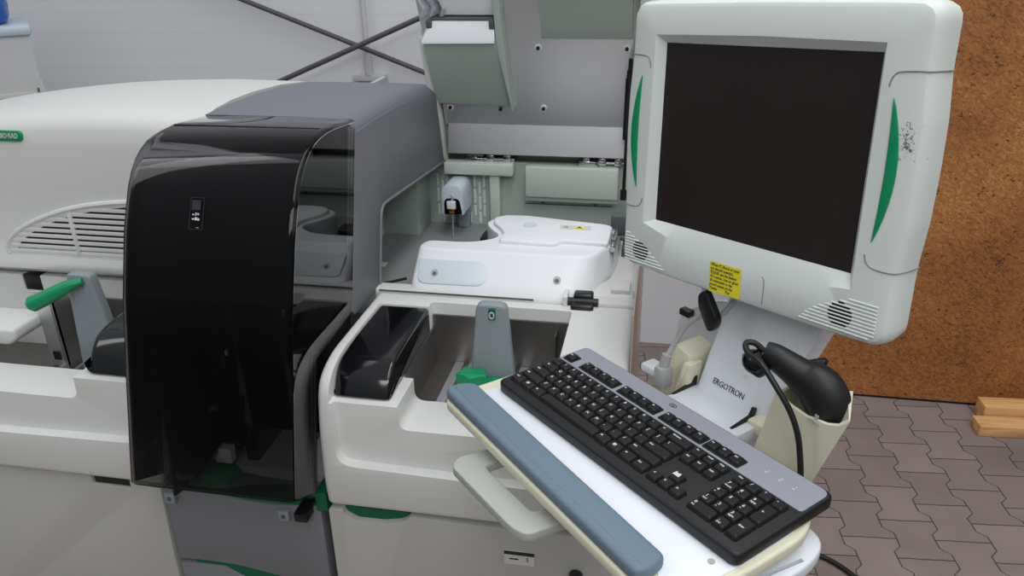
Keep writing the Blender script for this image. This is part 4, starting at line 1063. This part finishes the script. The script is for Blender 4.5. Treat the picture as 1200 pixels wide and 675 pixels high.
# ------------------------------------------------------------------ barcode scanner
SN = empty('barcode_scanner', 'black handheld barcode scanner resting head down in the cream holder', 'scanner', KO+KR @ Vector((.33, .27, 1.17)), KR)
SPACE[SN.name] = Matrix.Translation((-.33, -.27, -1.17))
def S(name, bm, m, parent=SN, **k): return part(name, bm, m, parent, **k)
def add_oval(bm, pts, rx, ry, seg=20, upv=(0, 1, 0), caps=True):
    pts = [Vector(p) for p in pts]; n = len(pts); rings = []
    for i, p in enumerate(pts):
        d = (pts[min(i+1, n-1)]-pts[max(i-1, 0)]).normalized(); s = d.cross(Vector(upv)).normalized(); u_ = s.cross(d).normalized()
        rings.append([p+s*math.cos(2*math.pi*k/seg)*rx[i]+u_*math.sin(2*math.pi*k/seg)*ry[i] for k in range(seg)])
    add_loft(bm, rings, caps=(caps, caps))
sb_ = bmesh.new()
path = [(.277, .232, 1.2375), (.288, .236, 1.2355), (.300, .240, 1.231), (.314, .245, 1.2245), (.328, .250, 1.218), (.341, .254, 1.2145), (.353, .257, 1.209), (.362, .2595, 1.199), (.367, .261, 1.187), (.3685, .262, 1.175), (.367, .262, 1.160)]
path = [(x+.005-.009*min(1, max(0, (x-.31)/.05)), y, z+.003) for x, y, z in path]
rxs = [.0165, .0185, .0195, .0215, .0245, .0285, .0315, .032, .030, .026, .021]
rys = [.013, .015, .0165, .0185, .0205, .0235, .0255, .0265, .0265, .025, .021]
pts = smooth_path([Vector(p) for p in path], 3); m_ = len(pts)
def interp(a): return [a[int(i/3)] if i % 3 == 0 else a[i//3]+(a[min(i//3+1, len(a)-1)]-a[i//3])*(i % 3)/3 for i in range(m_)]
add_oval(sb_, pts, interp(rxs), interp(rys))
sbody = S('body', sb_, M['rubber'], smooth=50)
# flat butt end of the grip with an oval pad
ed = bmesh.new(); add_oval(ed, [(.288, .224, 1.236), (.281, .218, 1.230), (.2765, .215, 1.225), (.275, .215, 1.222)], [.015, .0195, .019, .014], [.014, .0165, .0155, .011])
grip = S('grip_end', ed, M['gloss'], smooth=50)
S('maker_mark', text_bm('elo', .008, .0002, ZT((.2755, .2045, 1.211)) @ Matrix.Rotation(rad(-15), 4, 'Z') @ Matrix.Rotation(rad(55), 4, 'X')), M['legend'], grip, smooth=None)
tg = bmesh.new(); add_oval(tg, [(.318, .262, 1.228), (.328, .272, 1.231), (.338, .277, 1.236), (.340, .278, 1.241)], [.006, .007, .007, .004], [.006, .007, .007, .004], 12)
S('trigger', tg, M['black'])
mk = bmesh.new(); MKM = ZT((.3665, .2325, 1.186)) @ Matrix.Rotation(rad(-8), 4, 'Z') @ Matrix.Rotation(rad(80), 4, 'X')
for dx, dy in ((0, 0), (.003, 0), (0, .003), (.003, .003)): merge(mk, box(dx-.0012, dx+.0012, dy-.0012, dy+.0012, 0, .0012), MKM)
merge(mk, text_bm('SYMBOL', .0055, .0004, MKM @ ZT((-.001, -.007, .0008))))
S('head_print', mk, M['handle'], smooth=None)
S('scanner_cable', tube([(.284, .226, 1.246), (.274, .220, 1.2545), (.267, .212, 1.256), (.270, .206, 1.252), (.280, .202, 1.248), (.301, .200, 1.244), (.327, .202, 1.220), (.345, .207, 1.196), (.357, .211, 1.170), (.364, .214, 1.140), (.368, .22, 1.09), (.3705, .226, .98), (.372, .228, .7), (.38, .22, .3), (.40, .18, .012)], .0040, 10, sm=6), M['cable'], label='black scanner cable')

# cables
fc = part('floor_cable', tube([(.40, 1.98, .009), (.47, 1.99, .009), (.54, 1.978, .009), (.585, 1.953, .009), (.63, 1.907, .009), (.68, 1.83, .009), (.72, 1.72, .009)], .0075, 10, sm=6), M['cable'])
tagged(fc, 'black cable lying on the paving at the cart foot', 'cable')

# ------------------------------------------------------------------ light
w = bpy.data.worlds.new('hall'); SC.world = w; w.use_nodes = True
nt = w.node_tree; tcw = nt.nodes.new('ShaderNodeTexCoord'); sx = nt.nodes.new('ShaderNodeSeparateXYZ'); rw = nt.nodes.new('ShaderNodeValToRGB')
nt.links.new(tcw.outputs['Generated'], sx.inputs[0]); nt.links.new(sx.outputs['Z'], rw.inputs[0]); nt.links.new(rw.outputs[0], nt.nodes['Background'].inputs[0])
rw.color_ramp.elements[0].position = 0; rw.color_ramp.elements[0].color = (.20, .21, .22, 1); rw.color_ramp.elements[1].position = .75; rw.color_ramp.elements[1].color = (.88, .95, 1.0, 1)
w.node_tree.nodes['Background'].inputs[1].default_value = .42
def area(name, loc, size, energy, target, col=(1, 1, 1)):
    l = bpy.data.lights.new(name, 'AREA'); l.shape = 'RECTANGLE'; l.size, l.size_y = size; l.energy = energy; l.color = col
    o = bpy.data.objects.new(name, l); COL.objects.link(o); o.location = loc
    o.rotation_euler = (Vector(target)-Vector(loc)).to_track_quat('-Z', 'Y').to_euler(); return o
area('ceiling_or_fill_light', (.35, .2, 4.6), (.8, 5), 72, (.35, .6, 0))
area('ceiling_or_fill_light', (2.6, .2, 4.6), (.8, 5), 40, (2.6, .6, 0))
area('ceiling_or_fill_light', (-4.2, .2, 4.6), (.8, 5), 34, (-3.6, .6, 0))
area('ceiling_or_fill_light', (.7, -3.4, 4.2), (4, .8), 52, (-.2, 1.2, .9))  # added fill from behind the camera, brightening the front faces
vs = SC.view_settings; vs.view_transform = 'Standard'; vs.look = 'None'; vs.gamma = 1; vs.use_curve_mapping = False; vs.exposure = .22
SC.cycles.max_bounces = 8; SC.cycles.transparent_max_bounces = 12
